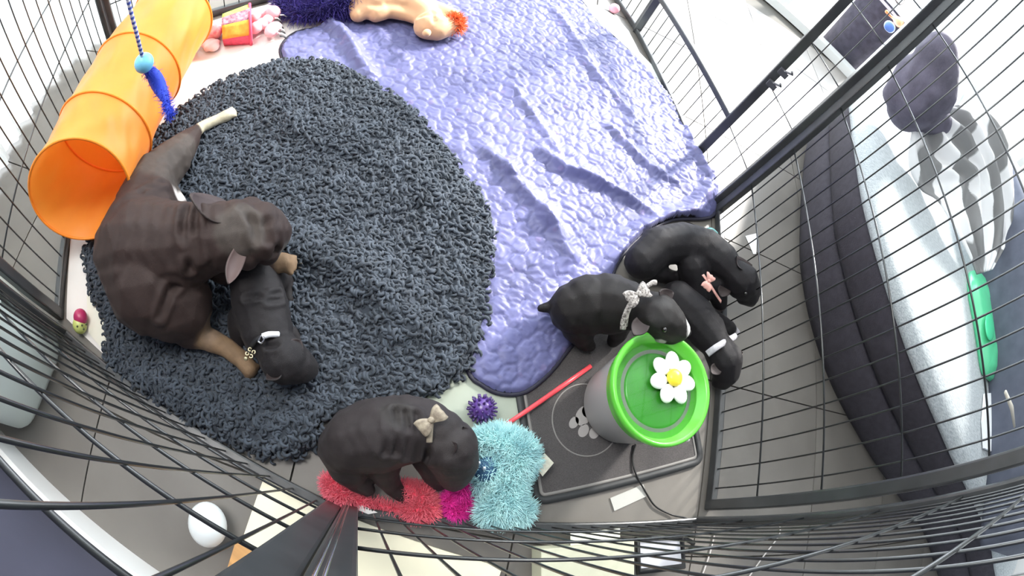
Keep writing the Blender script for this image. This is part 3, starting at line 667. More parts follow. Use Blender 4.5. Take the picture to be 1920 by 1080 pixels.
# drinking puppy
p3 = thing('puppy', 'black puppy with spotted scarf drinking from the green fountain', 'dog', P(1110, 600, 0))
chs = [[(Q(1078,578,.095),.058),(Q(1105,572,.105),.068),(Q(1140,570,.12),.068),(Q(1172,573,.145),.056),(Q(1200,580,.18),.041),(Q(1232,592,.20),.050)],
       [(Q(1232,592,.20),.050),(Q(1254,606,.205),.040),(Q(1270,617,.205),.028)], [(Q(1262,632,.195),.015),(Q(1276,622,.198),.015),(Q(1276,606,.2),.015)], [(Q(1238,628,.19),.018),(Q(1262,636,.185),.013)],
       [(Q(1160,600,.10),.034),(Q(1160,625,.06),.022),(Q(1150,640,.02),.016)], [(Q(1185,560,.11),.032),(Q(1192,570,.06),.022),(Q(1170,590,.02),.015)],
       [(Q(1085,610,.07),.040),(Q(1095,640,.035),.022),(Q(1105,648,.018),.016)], [(Q(1048,572,.085),.022),(Q(1030,576,.08),.013),(Q(1014,578,.075),.009)]]
pb3 = blob('body', chs, .0038, COAT, p3, patches((.011,.009,.009), [(Q(1290,613,.215), .022, (.75,.73,.72)), (Q(1240,585,.245), .030, (.030,.028,.028)), (Q(1238,640,.19), .012, (.55,.52,.5))]), 4)
ear(p3, Q(1205,605,.235), Q(1188,628,.235), .034, (-.3,-.5,.8), EOP, EIP); ear(p3, Q(1240,560,.235), Q(1262,548,.24), .034, (.4,.5,.8), EOP, EIP)
eye(pb3, Q(1246,618,.232), .0055); eye(pb3, Q(1268,590,.235), .0055); build('nose', MB().ell(Q(1290,624,.205), (.007,.009,.007)), NOSE, pb3)
SCF = mat('scarf_spots', (.62,.58,.54), .8, col2=(.10,.085,.08), vscale=230)
sc_ = bow('pale spotted scarf knotted round the drinking puppy', 'scarf', Q(1196,552,.245), P(1222,535,0)-P(1180,560,0), .030, SCF, [(Q(1180,575,.235), Q(1170,600,.215), Q(1168,618,.20))])
build('neck_band', MB().tube(spline([Q(1172,612,.19),Q(1178,580,.215),Q(1196,552,.24),Q(1220,532,.22),Q(1230,530,.19)], 8), .006, 8, flat=.5), SCF, sc_)

# puppy with rose bow
p4 = thing('puppy', 'black puppy with dusty rose bow behind the drinking puppy', 'dog', P(1300, 480, 0))
chs = [[(Q(1205,490,.06),.048),(Q(1235,462,.075),.052),(Q(1280,455,.085),.056),(Q(1322,466,.10),.056),(Q(1350,486,.12),.050),(Q(1370,505,.13),.040),(Q(1390,526,.13),.051)],
       [(Q(1390,526,.13),.051),(Q(1402,542,.12),.038),(Q(1406,556,.11),.027)], [(Q(1392,560,.10),.018),(Q(1408,565,.10),.017),(Q(1416,548,.105),.018)],
       [(Q(1215,500,.04),.036),(Q(1250,518,.03),.022),(Q(1288,526,.02),.016)], [(Q(1300,500,.08),.045),(Q(1310,545,.05),.04)], [(Q(1340,530,.08),.036),(Q(1350,570,.04),.022)]]
pb4 = blob('body', chs, .0042, COAT, p4, patches((.008,.0065,.0085), [(Q(1348,575,.03), .02, (.4,.3,.28))]), 4)
ear(p4, Q(1382,492,.17), Q(1410,498,.17), .038, (.5,.4,.7), EOP, EIP); ear(p4, Q(1360,540,.165), Q(1352,556,.15), .034, (-.2,-.6,.7), EOP, EIP)
eye(pb4, Q(1414,530,.15), .005); eye(pb4, Q(1398,550,.15), .005); build('nose', MB().ell(Q(1414,562,.105), .008), NOSE, pb4)
ROSE = mat('rose_ribbon', (.52,.27,.23), .7, var=.15)
bow('dusty rose ribbon bow on the puppy at the pen wall', 'bow', Q(1328,528,.165), P(1335,515,0)-P(1322,545,0), .024, ROSE, [(Q(1340,548,.15), Q(1352,566,.13)), (Q(1318,515,.16),)])

# puppy behind the fountain
p5 = thing('puppy', 'black puppy with grey collar band lying behind the fountain', 'dog', P(1340, 640, 0))
chs = [[(Q(1270,560,.05),.048),(Q(1300,590,.06),.055),(Q(1325,620,.07),.052),(Q(1342,645,.085),.040),(Q(1360,676,.09),.048)], [(Q(1360,676,.09),.048),(Q(1362,698,.08),.038),(Q(1356,712,.065),.028)], [(Q(1345,716,.055),.018),(Q(1360,720,.055),.016)],
       [(Q(1330,600,.05),.035),(Q(1365,612,.03),.020),(Q(1380,625,.02),.014)]]
pb5 = blob('body', chs, .0042, COAT, p5, patches((.007,.0055,.0075), [(Q(1384,625,.02), .030, (.42,.40,.42))]), 4)
ear(p5, Q(1345,690,.125), Q(1334,700,.12), .03, (-.4,-.4,.8), EOP, EIP); ear(p5, Q(1382,668,.115), Q(1392,662,.11), .03, (.5,.3,.7), EOP, EIP)
eye(pb5, Q(1368,702,.10), .005); build('nose', MB().ell(Q(1352,722,.058), .008), NOSE, pb5)
o = build('collar', MB().tube(spline([Q(1326,664,.11),Q(1342,652,.125),Q(1362,640,.12),Q(1380,630,.095)], 8), .0085, 8, flat=.45), mat('collar_grey', (.36,.35,.38), .7, var=.2, vscale=80)); tag(o, 'light grey cloth collar band on the puppy behind the fountain', 'collar')
o = build('collar', MB().tube(spline([Q(1322,432,.06),Q(1335,430,.06),Q(1345,438,.05)], 5), .006, 6, flat=.5), mat('teal_band', (.03,.16,.17), .6)); tag(o, 'teal fabric loop at the blanket corner behind the puppies', 'strap')

# ---------------------------------------------------------------- water fountain
fc = P(1154, 760, 0); FS = 1.09
ft = thing('water_fountain', 'round pet water fountain, white base and green bowl with white flower', 'fountain', fc)
fb = Vector((fc.x, fc.y, 0.006)); GRN = mat('green_plastic', (0.055, 0.36, 0.030), .25, spec=.6); GRN2 = mat('green_rim', (0.12, 0.56, 0.05), .25, spec=.6)
build('base', MB().lathe(fb, [(r_*FS, z_*1.04) for r_, z_ in [(0, 0), (.070, 0), (.078, .003), (.083, .015), (.092, .09), (.099, .155), (.099, .16), (0, .16)]], 64), mat('fountain_white', (.37, .355, .35), .35), ft)
build('bowl', MB().lathe(fb, [(r_*FS, z_*1.04) for r_, z_ in [(.100, .150), (.104, .168), (.108, .180), (.107, .188), (.103, .190), (.098, .186), (.090, .166), (.078, .160), (.074, .152), (.068, .152)]], 72), GRN2, ft)
build('basin', MB().lathe(fb, [(r_*FS, z_*1.04) for r_, z_ in [(.076, .1495), (.0745, .156), (.069, .162), (.066, .1635), (0, .166)]], 72), GRN, ft)
wt = mat('water', (0.9, 1, .95), .03, trans=1.0); wt.node_tree.nodes['Principled BSDF'].inputs['IOR'].default_value = 1.33
build('water', MB().lathe(fb, [(r_*FS, z_*1.04) for r_, z_ in [(.0895, .1675), (.07, .1677), (0, .1679)]], 48), wt, ft)
fl0 = P(1262, 709, .19); PET = mat('petal_white', (.86, .88, .85), .25, spec=.6)
fcen = build('flower', MB().ell((fl0.x, fl0.y, .196), (.0185, .0185, .011)), mat('flower_yellow', (.95, .72, .05), .3), ft)
for k in range(7):
    a = 2*PI*k/7+.35; R_ = Matrix.Rotation(a, 3, 'Z'); d = R_ @ Vector((1, 0, 0))
    build('petal', MB().ell(Vector((fl0.x, fl0.y, .190))+d*.0345, (.0225, .0172, .0075), R_, nu=18, nv=10, f=lambda u: 1-.12*(u.x < -.3)), PET, fcen)
build('flower_stem', MB().lathe((fl0.x, fl0.y, .166), [(0, 0), (.012, 0), (.010, .018), (0, .022)], 20), GRN, fcen)
bk_ = P(1288, 823, .195); build('clip', MB().ell(bk_, (.007, .005, .005)), PET, ft)
cb = build('power_cord', MB().tube(spline([P(1192, 832, .01), P(1186, 858, .008), P(1192, 888, .010), P(1212, 925, .005), P(1230, 950, .005), P(1262, 966, .006), P(1290, 972, .02), P(1330, 985, .01)], 8), .0022, 8), mat('cord_black', (.012,.012,.012), .4)); tag(cb, 'thin black power cord running from the fountain to the pen wall', 'cord')
o = sheet('paper_label', [(1143, 934), (1205, 908), (1212, 930), (1151, 958)], .001, .002, mat('label_grey', (.46, .46, .43), .5), 'small white rectangular label on the floor below the mat', 'label')

# ---------------------------------------------------------------- toys
def fur(name, pos, nor, length, rad, m, parent, seed=0, droop=.4, segs=4, curl=.3):
    """fine strands that leave a surface; pos, nor (N,3)"""
    rg = np.random.default_rng(seed); pos = np.asarray(pos); nor = np.asarray(nor); N = len(pos); n = 3; V3 = np.zeros((N, segs, n, 3))
    d = nor+rg.normal(0, .38, nor.shape); d /= np.linalg.norm(d, axis=1, keepdims=True); p = pos.copy(); L = length*rg.uniform(.7, 1.25, N); cu = rg.normal(0, curl, (N, 3))
    for s in range(segs):
        a = np.cross(d, [0.3, .2, 1.]); a /= np.linalg.norm(a, axis=1, keepdims=True)+1e-6; b = np.cross(d, a); rr = rad*(1-.75*s/(segs-1))
        for q in range(n): t = 2*PI*q/n; V3[:, s, q] = p+rr*(a*math.cos(t)+b*math.sin(t))
        p = p+d*(L/(segs-1))[:,None]; d = d+cu/segs; d[:,2] -= droop/segs; d /= np.linalg.norm(d, axis=1, keepdims=True); p[:,2] = np.maximum(p[:,2], .003)
    f = np.array([(i*n+q, i*n+(q+1) % n, (i+1)*n+(q+1) % n, (i+1)*n+q) for i in range(segs-1) for q in range(n)]); nv = segs*n
    return build(name, (V3.reshape(-1, 3), (f[None]+(np.arange(N)*nv)[:,None,None]).reshape(-1, 4)), m, parent, kind='stuff')
def surf_samples(o, N, seed=0, up=-.3):
    me = o.data; rg = np.random.default_rng(seed); n = len(me.polygons); c = np.zeros(n*3); me.polygons.foreach_get('center', c); nn = np.zeros(n*3); me.polygons.foreach_get('normal', nn); ar = np.zeros(n); me.polygons.foreach_get('area', ar)
    c = c.reshape(-1,3)+np.array(rootloc(o) if o.parent else ROOT[o]); nn = nn.reshape(-1,3); ok = nn[:,2] > up; pr = ar*ok; k = rg.choice(n, N, p=pr/pr.sum())
    return c[k]+rg.normal(0, .002, (N, 3)), nn[k]
def fluffy(name, label, cat, chains, base_m, fur_m, N, length, rad, loc, seed=0, vox=.006, group=None, droop=.4, curl=.3, colf=None):
    t = thing(name, label, cat, loc, group); b = blob('body', chains, vox, base_m, t, colf, 3); p, n_ = surf_samples(b, N, seed); fur('fur', p, n_, length, rad, fur_m, t, seed, droop, curl=curl); return t
# light blue fluffy
LB = mat('aqua_plush', (.55, .93, .98), .8, var=.2, vscale=40); LBB = mat('aqua_base', (.30, .62, .68), .9)
aq = fluffy('plush_toy', 'shaggy light aqua plush toy with a white tag', 'toy', [[(Q(905,830,.03),.022),(Q(935,832,.035),.032),(Q(968,850,.04),.036),(Q(982,858,.035),.026)], [(Q(965,860,.04),.036),(Q(950,900,.035),.034),(Q(945,940,.035),.034)], [(Q(945,940,.035),.034),(Q(920,955,.03),.028),(Q(975,958,.03),.022)], [(Q(920,880,.035),.03),(Q(900,900,.03),.022)]], LBB, LB, 7500, .020, .0012, P(950, 900, 0), 11, droop=.8)
build('blue_face', MB().ell(Q(912,880,.055), (.024,.028,.018)), mat('face_blue', (.03,.10,.20), .6, bump=.5, bscale=300), aq)
for q in ((898, 868), (908, 878)): build('eye', MB().ell(Q(*q, .075), .004, nu=10, nv=8), mat('silver_eye', (.6,.7,.8), .15, .5), aq)
tg = MB().prism([(p.x, p.y) for p in (P(997,868,.04), P(1021,850,.04), P(1038,868,.04), P(1017,893,.04))], .040, .0415); build('fabric_tag', tg, mat('tag_cream', (.56,.55,.46), .7, var=.12, vscale=120), aq, smooth=False)
# pink
PK = mat('pink_plush', (1.0, .20, .27), .75, var=.12, vscale=30); PKB = mat('pink_base', (.80, .08, .14), .9)
pk = fluffy('plush_toy', 'coral pink furry bone-shaped toy under the charcoal puppy', 'toy', [[(Q(622,908,.02),.018),(Q(640,925,.022),.022),(Q(655,935,.02),.016),(Q(700,945,.014),.009),(Q(745,958,.014),.009),(Q(785,955,.022),.024),(Q(800,955,.022),.022)], [(Q(750,915,.02),.012),(Q(790,930,.024),.022),(Q(800,955,.022),.022)]], PKB, PK, 3600, .013, .0010, P(720, 940, 0), 12, .005)
build('fabric_tag', MB().prism([(p.x, p.y) for p in (P(655,948,0), P(680,946,0), P(707,959,0), P(690,962,0))], .030, .031), mat('tag_white', (.80,.78,.76), .6), pk, smooth=False)
tx = MB()
for k in range(4): c = P(683+k*5, 952+k*1.7, .0315); tx.box((c.x, c.y, .0318), (.003, .0025, .0006))
build('tag_print', tx, mat('ink', (.05,.05,.05), .6), pk, smooth=False)
mgc = P(857, 945, .02); MG = mat('magenta_fluff', (.95, .04, .42), .7, var=.2, vscale=50)
fluffy('plush_ring', 'magenta fluffy ring toy between the pink and aqua plush', 'toy', [[(mgc+Vector((math.cos(a)*.019, math.sin(a)*.019, 0)), .0095) for a in np.linspace(0, 2*PI, 14)], [(Q(862,925,.03),.009),(Q(872,908,.04),.007)]], mat('magenta_base', (.60,.02,.24), .9), MG, 2200, .014, .0009, P(857, 945, 0), 13, .004)
# spiky ball
sb = P(904, 767, .028); st_ = thing('spiky_ball', 'purple rubber spiky ball on the pale mat', 'ball', (sb.x, sb.y, 0)); SPK = mat('purple_rubber', (.10, .045, .24), .28, spec=.6)
build('ball', MB().ell(sb, .024, nu=28, nv=18), SPK, st_); sp = MB(); m_ = 62
for k in range(m_):
    z = 1-2*(k+.5)/m_; a = k*2.39996; rr = math.sqrt(1-z*z); d = Vector((rr*math.cos(a), rr*math.sin(a), z)); sp.tube([sb+d*.022, sb+d*.028, sb+d*.032], [.0035, .0024, .0018], 7)
for k in range(1): build('spikes', sp, mat('purple_spike', (.065, .03, .15), .3), st_, kind='stuff')
# red strap
o = build('toy_wand', MB().tube([P(952,794,.030), P(1000,762,.018), P(1050,727,.014), P(1108,686,.016)], [.0045, .0052, .0055, .005], 8, flat=.6), mat('red_plastic', (.85, .08, .10), .35)); tag(o, 'red plastic toy wand lying across the feeding mat', 'toy')
# small ball with a face
c = P(151, 604, .02); t = thing('rubber_toy', 'tiny crimson and lime rubber ball with a face by the rug edge', 'toy', (c.x, c.y, 0))
build('cap', MB().ell(c+Vector((-.005, .008, .006)), (.021, .019, .018), nu=18, nv=12), mat('crimson_rubber', (.45,.03,.12), .35), t)
build('head', MB().ell(c+Vector((.004, -.006, 0)), (.021, .019, .0195), nu=18, nv=12), mat('lime_rubber', (.55,.60,.18), .4), t)
for q in ((145,612), (154,610), (162,608), (157,617)): build('face_dot', MB().ell(Q(*q, .0375), .0028, nu=8, nv=6), mat('dark_dot', (.10,.12,.05), .5), t)
# pink ball far
o = build('ball', MB().ell(P(1152, 16, .022), .022, f=lambda u: 1+.03*math.sin(9*u.x)*math.sin(8*u.z)), mat('pink_ball', (.85,.38,.46), .5, bump=.4, bscale=90)); tag(o, 'small pink ball by the far pen wall', 'ball')
# plush doll
DL = mat('doll_tan', (.62, .36, .20), .75, var=.08, vscale=10, sheen=.3)
dl = thing('plush_doll', 'tan plush doll with orange curly hair lying on the blanket', 'doll', P(760, 40, 0))
fz = lambda x, y, z, r: (Q(x, y, z), r)
blob('body', [[fz(715,-25,.07,.055), fz(700,0,.07,.055), fz(735,0,.07,.05), fz(770,5,.07,.042), fz(800,25,.065,.036), fz(812,45,.065,.040)], [fz(690,20,.06,.03), fz(668,8,.06,.03), fz(672,28,.05,.026)],
              [fz(705,28,.055,.026), fz(730,20,.06,.026), fz(765,28,.055,.022), fz(790,38,.055,.022)], [fz(800,50,.06,.042), fz(820,55,.055,.038), fz(842,48,.055,.034)], [fz(810,15,.06,.03), fz(845,30,.06,.03)], [fz(640,-5,.06,.03), fz(680,5,.06,.028)]], .006, DL, dl, None, 3, creases([[Q(812,25,.10),Q(818,60,.10),Q(812,78,.07)],[Q(690,22,.09),Q(715,12,.09)],[Q(780,32,.09),Q(830,30,.10)]], .005, .006))
hb = MB().ell(Q(850, 46, .06), (.034, .034, .034)); hp = [Q(850,46,.055)+Vector((math.cos(a)*math.cos(b), math.sin(a)*math.cos(b), math.sin(b)))*.026 for a in np.linspace(0, 6.2, 45) for b in np.linspace(-.3, 1.5, 18)]
hn = np.array([(p-Q(850,46,.055)).normalized() for p in hp]); fur('hair', np.array([tuple(p) for p in hp]), hn, .022, .0016, mat('orange_hair', (.85,.16,.04), .7, var=.2, vscale=60), dl, 4, curl=1.2)
build('nose', MB().ell(Q(800, 62, .085), (.012, .014, .012)), DL, dl)
# navy fluffy heap
NV = mat('indigo_fluff', (.035, .022, .19), .7, var=.35, vscale=25)
fluffy('plush_toy', 'indigo fluffy toy at the top edge beside the doll', 'toy', [[fz(528,12,.03,.026), fz(560,28,.03,.028), fz(600,22,.035,.034)], [fz(600,20,.04,.04), fz(640,5,.05,.055), fz(690,-12,.05,.06), fz(760,-25,.05,.05)], [fz(540,-5,.03,.03), fz(600,0,.04,.04)], [fz(640,20,.02,.03),fz(665,28,.02,.022)]], mat('indigo_base', (.02,.014,.10), .9), NV, 4200, .03, .0016, P(620, 10, 0), 14, .007)
# crinkle toys
def fabric_box(name, label, px, z0, h, mats_, parts):
    t = thing(name, label, 'toy', P(*px, 0)); return t
CB = thing('crinkle_toy', 'square crinkle toy with lime, floral, orange and pink cloth', 'toy', P(445, 50, 0))
cols = [('lime_cloth', (.42,.62,.10)), ('floral_cloth', (.17,.06,.10)), ('orange_cloth', (.95,.35,.04)), ('pink_cloth', (.80,.07,.14))]
ylist = [(28, 10), (38, 22), (55, 48), (85, 80)]; zt = [.085, .082, .062, .012]
prev = (P(415, 30, .09), P(470, 8, .09))
edges = [(P(417, 26, .085), P(468, 7, .085)), (P(416, 33, .09), P(469, 15, .09)), (P(416, 48, .085), P(469, 36, .085)), (P(417, 74, .05), P(470, 66, .05)), (P(420, 86, .004), P(471, 84, .004))]
for k in range(4):
    (a, b), (c, d) = edges[k], edges[k+1]; n_ = 8; vs = []; fs = []
    for i in range(n_+1):
        for j in range(5):
            f, g_ = i/n_, j/4; p = a.lerp(b, f).lerp(c.lerp(d, f), g_)+Vector((0, 0, .003*math.sin(f*11+k*2)*math.sin(PI*g_))); vs.append(p)
    for i in range(n_):
        for j in range(4): fs.append((i*5+j, (i+1)*5+j, (i+1)*5+j+1, i*5+j+1))
    nm, col = cols[k]; mm = mat(nm, col, .7, col2=((.45,.25,.30) if k == 1 else None), vscale=90, var=.12)
    o = build('cloth_panel', (vs, fs), mm, CB); sd = o.modifiers.new('s', 'SOLIDIFY'); sd.thickness = .004
build('side_flap', MB().tube([edges[0][1], edges[2][1], edges[3][1], edges[4][1]], .005, 6), MATS['pink_cloth'], CB)
build('cushion_core', MB().prism([(P(418,60,0).x, P(418,60,0).y), (P(420,84,0).x, P(420,84,0).y), (P(470,82,0).x, P(470,82,0).y), (P(468,50,0).x, P(468,50,0).y)], .003, .045), MATS['pink_cloth'], CB, smooth=False)
OC = thing('plush_caterpillar', 'pale pink segmented plush with black and white striped fringe', 'toy', P(505, 45, 0)); PP = mat('pale_pink_plush', (.88,.42,.46), .7, var=.1)
for k in range(3):
    for r_ in (0, 1):
        build('segment', MB().ell(Q(480+k*11, 52-k*7+r_*-18, .035), (.020, .022, .020), nu=16, nv=10), PP, OC)
build('head', MB().ell(Q(512, 24, .045), (.026, .024, .024)), PP, OC); build('paddle', MB().ell(Q(512, 55, .035), (.026, .034, .018), Matrix.Rotation(.5, 3, 'Z')), PP, OC)
for r_, (x0, y0, x1, y1) in enumerate(((517, 34, 529, 68), (516, 8, 530, 28))):
    for k in range(8 if r_ == 0 else 5):
        f = k/(7 if r_ == 0 else 4); a = Q(x0+(x1-x0)*f*.8-2, y0+(y1-y0)*f, .045); b = Q(x0+(x1-x0)*f+9, y0+(y1-y0)*f+4, .03)
        build('fringe_strip', MB().tube([a, a.lerp(b, .5)+Vector((0,0,.004)), b], .0035, 6, flat=.5), mat('fringe_black', (.02,.02,.02), .6) if k % 2 else mat('fringe_white', (.85,.84,.82), .6), OC)
PS = mat('pink_spot_cloth', (.90,.22,.30), .6, col2=(.95,.62,.62), vscale=70)
sq = thing('crinkle_toy', 'pink spotted crinkle toy leaning on the orange tunnel', 'toy', P(390, 65, 0))
build('spotted_body', MB().ell(Q(396, 58, .03), (.045, .034, .026), Matrix.Rotation(.8, 3, 'Z'), f=lambda u: 1+.10*math.sin(6*u.x+3*u.y)), PS, sq)
build('pointed_tab', MB().tube([Q(372, 70, .02), Q(378, 50, .05), Q(388, 32, .085)], [.012, .010, .003], 8, flat=.4), MATS['pink_cloth'], sq)
build('orange_tab', MB().tube([Q(366, 90, .02), Q(370, 72, .03), Q(376, 58, .04)], [.010, .012, .006], 8, flat=.4), MATS['orange_cloth'], sq)
build('light_end', MB().ell(Q(396, 84, .015), (.032, .028, .014), f=lambda u: 1+.12*math.sin(8*u.x)), mat('pale_lace', (.92,.68,.66), .6), sq)
# hanging teaser
tz = thing('teaser_toy', 'blue feather teaser with light blue ball hanging over the tunnel', 'toy', P(270, 118, .36))
b0 = P(270, 118, .40); top_ = PR(228, -60, math.hypot(b0.x, b0.y)*.985)
build('rope', MB().tube([b0, b0.lerp(top_, .35)+Vector((.004,0,0)), b0.lerp(top_, .7), top_], .0042, 8), None or (lambda: (lambda m: m)(mat('rope_stripes', (.62,.66,.82), .7)))(), tz)
nt = MATS['rope_stripes'].node_tree; wv = nt.nodes.new('ShaderNodeTexWave'); wv.bands_direction = 'Z'; wv.inputs['Scale'].default_value = 28; wv.inputs['Distortion'].default_value = 1
co = nt.nodes.new('ShaderNodeTexCoord'); nt.links.new(co.outputs['Object'], wv.inputs[0]); rp = nt.nodes.new('ShaderNodeValToRGB'); rp.color_ramp.elements[0].color = (.08,.12,.5,1); rp.color_ramp.elements[1].color = (.85,.8,.9,1); rp.color_ramp.elements[0].position = .35; rp.color_ramp.elements[1].position = .6
nt.links.new(wv.outputs[0], rp.inputs[0]); nt.links.new(rp.outputs[0], nt.nodes['Principled BSDF'].inputs[0])
build('ball', MB().ell(b0-Vector((0,0,.0)), .0205), mat('sky_rubber', (.20,.58,.82), .4), tz)
fe = spline([b0+Vector((0,0,-.015)), P(288,142,.36), P(300,165,.335), P(312,192,.32), P(318,216,.31)], 10)
build('feather_core', MB().tube(fe, [.006+.010*math.sin(PI*min(1, i/30)) for i in range(len(fe))], 8), mat('blue_feather', (.03,.07,.62), .7), tz)
fp = np.array([tuple(p) for p in fe for _ in range(26)])+rng.normal(0, .004, (len(fe)*26, 3)); fn = rng.normal(0, 1, fp.shape); fn /= np.linalg.norm(fn, axis=1, keepdims=True)
fur('feather_fluff', fp, fn, .014, .0009, MATS['blue_feather'], tz, 5)

# ---------------------------------------------------------------- sofa and what lies on it
ol = [(.56,2.15),(.545,1.95),(.56,1.75),(.59,1.55),(.64,1.33),(.70,1.20),(.78,1.09),(.88,1.0),(1.0,.93),(1.17,.875),(1.42,.83),(1.9,.80),(2.5,.80),(2.6,2.3),(1.2,2.55),(.7,2.4)]
sp_ = smooth_poly([Vector((*p, 0)) for p in ol], 5)
cen = Vector((1.6, 1.6, 0))
def loft(levels):
    """levels: (inset, z)"""
    n = len(sp_); vs = []; fs = []
    for ins, z in levels:
        for i, p in enumerate(sp_):
            a = sp_[(i+1) % n]-sp_[i-1]; nn = Vector((-a.y, a.x, 0)).normalized(); nn = nn if (cen-p).dot(nn) > 0 else -nn
            q = p+nn*ins; vs.append((q.x, q.y, z))
    for l in range(len(levels)-1):
        for i in range(n): fs.append((l*n+i, l*n+(i+1) % n, (l+1)*n+(i+1) % n, (l+1)*n+i))
    fs.append(tuple((len(levels)-1)*n+i for i in range(n))); fs.append(tuple(range(n))[::-1]); return vs, fs
sf = thing('sofa', 'curved grey fabric sofa outside the right pen panel', 'sofa', (1.5, 1.5, 0))
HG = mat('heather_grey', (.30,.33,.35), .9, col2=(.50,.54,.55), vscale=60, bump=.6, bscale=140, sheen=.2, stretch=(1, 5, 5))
DG = mat('sofa_side_shaded', (.036,.032,.042), .9, var=.15, vscale=50, bump=.4, bscale=200)  # sofa fabric darkened for the sides; their shade is put into the colour
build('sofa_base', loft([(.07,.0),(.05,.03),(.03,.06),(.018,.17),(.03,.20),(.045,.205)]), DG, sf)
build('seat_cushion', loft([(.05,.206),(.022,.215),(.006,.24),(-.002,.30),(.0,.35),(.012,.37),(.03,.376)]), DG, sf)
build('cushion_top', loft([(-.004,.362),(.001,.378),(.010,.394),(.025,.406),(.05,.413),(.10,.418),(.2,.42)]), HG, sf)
build('backrest', MB().box((1.72, 1.55, .60), (.50, 1.75, .40), Matrix.Rotation(.24, 3, 'Z')), mat('slate_cover', (.09,.10,.135), .9, var=.1), sf, bevel=.04)
# cast-off clothes and blanket
def drape(name, pix, zt, label, cat, m, amp=.02, wave=(9, 4), th=.006, res=.012, seed=0):
    poly = smooth_poly([P(x, y, zt) for x, y in pix], 4)
    def hf(x, y):
        k = (x*math.cos(wave[1])+y*math.sin(wave[1])); return .012+amp*(.5+.5*np.sin(k*wave[0]+4*vnoise(x, y, 4, seed)))+amp*.8*vnoise(x, y, 9, seed+1)
    V_, F_ = heightfield(poly, res, hf, edge=.05); V_[:,2] += zt-.005
    o = build(name, (V_, F_), m); tag(o, label, cat); sd = o.modifiers.new('s', 'SOLIDIFY'); sd.thickness = th; return o
def stripe_mat(name, c1, c2, scale, rot=0, rough=.85):
    m = bpy.data.materials.new(name); m.use_nodes = True; nt = m.node_tree; b = nt.nodes['Principled BSDF']; b.inputs['Roughness'].default_value = rough
    co = nt.nodes.new('ShaderNodeTexCoord'); mp = nt.nodes.new('ShaderNodeMapping'); mp.inputs['Rotation'].default_value = (0, 0, rot); wv = nt.nodes.new('ShaderNodeTexWave'); wv.inputs['Scale'].default_value = scale; wv.inputs['Distortion'].default_value = 2.2; wv.inputs['Detail Scale'].default_value = .8
    r = nt.nodes.new('ShaderNodeValToRGB'); r.color_ramp.elements[0].color = (*c1, 1); r.color_ramp.elements[1].color = (*c2, 1); r.color_ramp.elements[0].position = .42; r.color_ramp.elements[1].position = .5
    nt.links.new(co.outputs['Object'], mp.inputs[0]); nt.links.new(mp.outputs[0], wv.inputs[0]); nt.links.new(wv.outputs[0], r.inputs[0]); nt.links.new(r.outputs[0], b.inputs['Base Color']); return m
def patch(name, front, back, m, label, cat, amp, folds, th=.006, n=60, seed=0, along=False):
    """cloth stretched from a front row to a back row of (px, py, z), with folds across it"""
    fr_ = spline([PR(*p) for p in front], 10); bk2 = spline([PR(*p) for p in back], 10); vs = []; fs = []; m2 = 40
    def at(l, t): x = t*(len(l)-1); i = min(int(x), len(l)-2); return l[i].lerp(l[i+1], x-i)
    for i in range(n+1):
        for j in range(m2+1):
            u, v = i/n, j/m2; p = at(fr_, u).lerp(at(bk2, u), v)
            e = min(1, 6*min(u, 1-u))*min(1, 6*min(v, 1-v)+.15); w_ = noise.noise(Vector((u*3+seed, v*3, seed)))
            p = p+Vector((-.3, -.3, 1)).normalized()*amp*e*(math.sin((v if along else u)*folds+5*w_)+.6*noise.noise(Vector((u*9, v*9, seed)))); vs.append(p)
    for i in range(n):
        for j in range(m2): a = i*(m2+1)+j; fs.append((a, a+m2+1, a+m2+2, a+1))
    o = build(name, (vs, fs), m); tag(o, label, cat); sd = o.modifiers.new('s', 'SOLIDIFY'); sd.thickness = th; return o
patch('blanket', [(1712,236,1.93),(1704,300,1.90),(1722,352,1.92),(1756,376,1.95),(1795,435,1.97),(1832,515,2.05)], [(1795,195,2.15),(1850,208,2.2),(1888,258,2.25),(1900,330,2.3),(1896,430,2.3),(1862,505,2.15)],
      stripe_mat('throw_stripes', (.25,.25,.25), (.85,.85,.85), 2.2, rot=math.radians(128)), 'grey and white striped throw crumpled on the sofa', 'blanket', .022, 34, seed=2, along=True)
jk = thing('jacket', 'dark brown-grey fleece bundle on the far end of the sofa', 'clothing', PR(1700, 190, 1.9)*Vector((1,1,0)) if False else Vector((.76,1.85,.42)))
gz = lambda x, y, rd, r: (PR(x, y, rd), r)
blob('fleece', [[gz(1700,205,1.95,.09), gz(1722,185,1.93,.11), gz(1745,160,1.93,.12), gz(1756,120,1.93,.10), gz(1766,92,1.93,.07)], [gz(1680,180,1.9,.06), gz(1715,140,1.95,.08)], [gz(1730,215,2.0,.08), gz(1762,225,2.05,.06)]], .012, mat('fleece_dark', (.11,.10,.135), .95, var=.25, vscale=12, bump=.6, bscale=60), jk, None, 4)
patch('shawl', [(1755,262,2.10),(1800,236,2.15),(1850,240,2.2),(1880,262,2.25)], [(1800,170,2.30),(1830,150,2.35),(1858,172,2.4),(1885,215,2.4)], mat('pale_cloth', (.74,.80,.84), .8), 'pale blue-white cloth spread over the back of the sofa', 'cloth', .018, 26, seed=6)
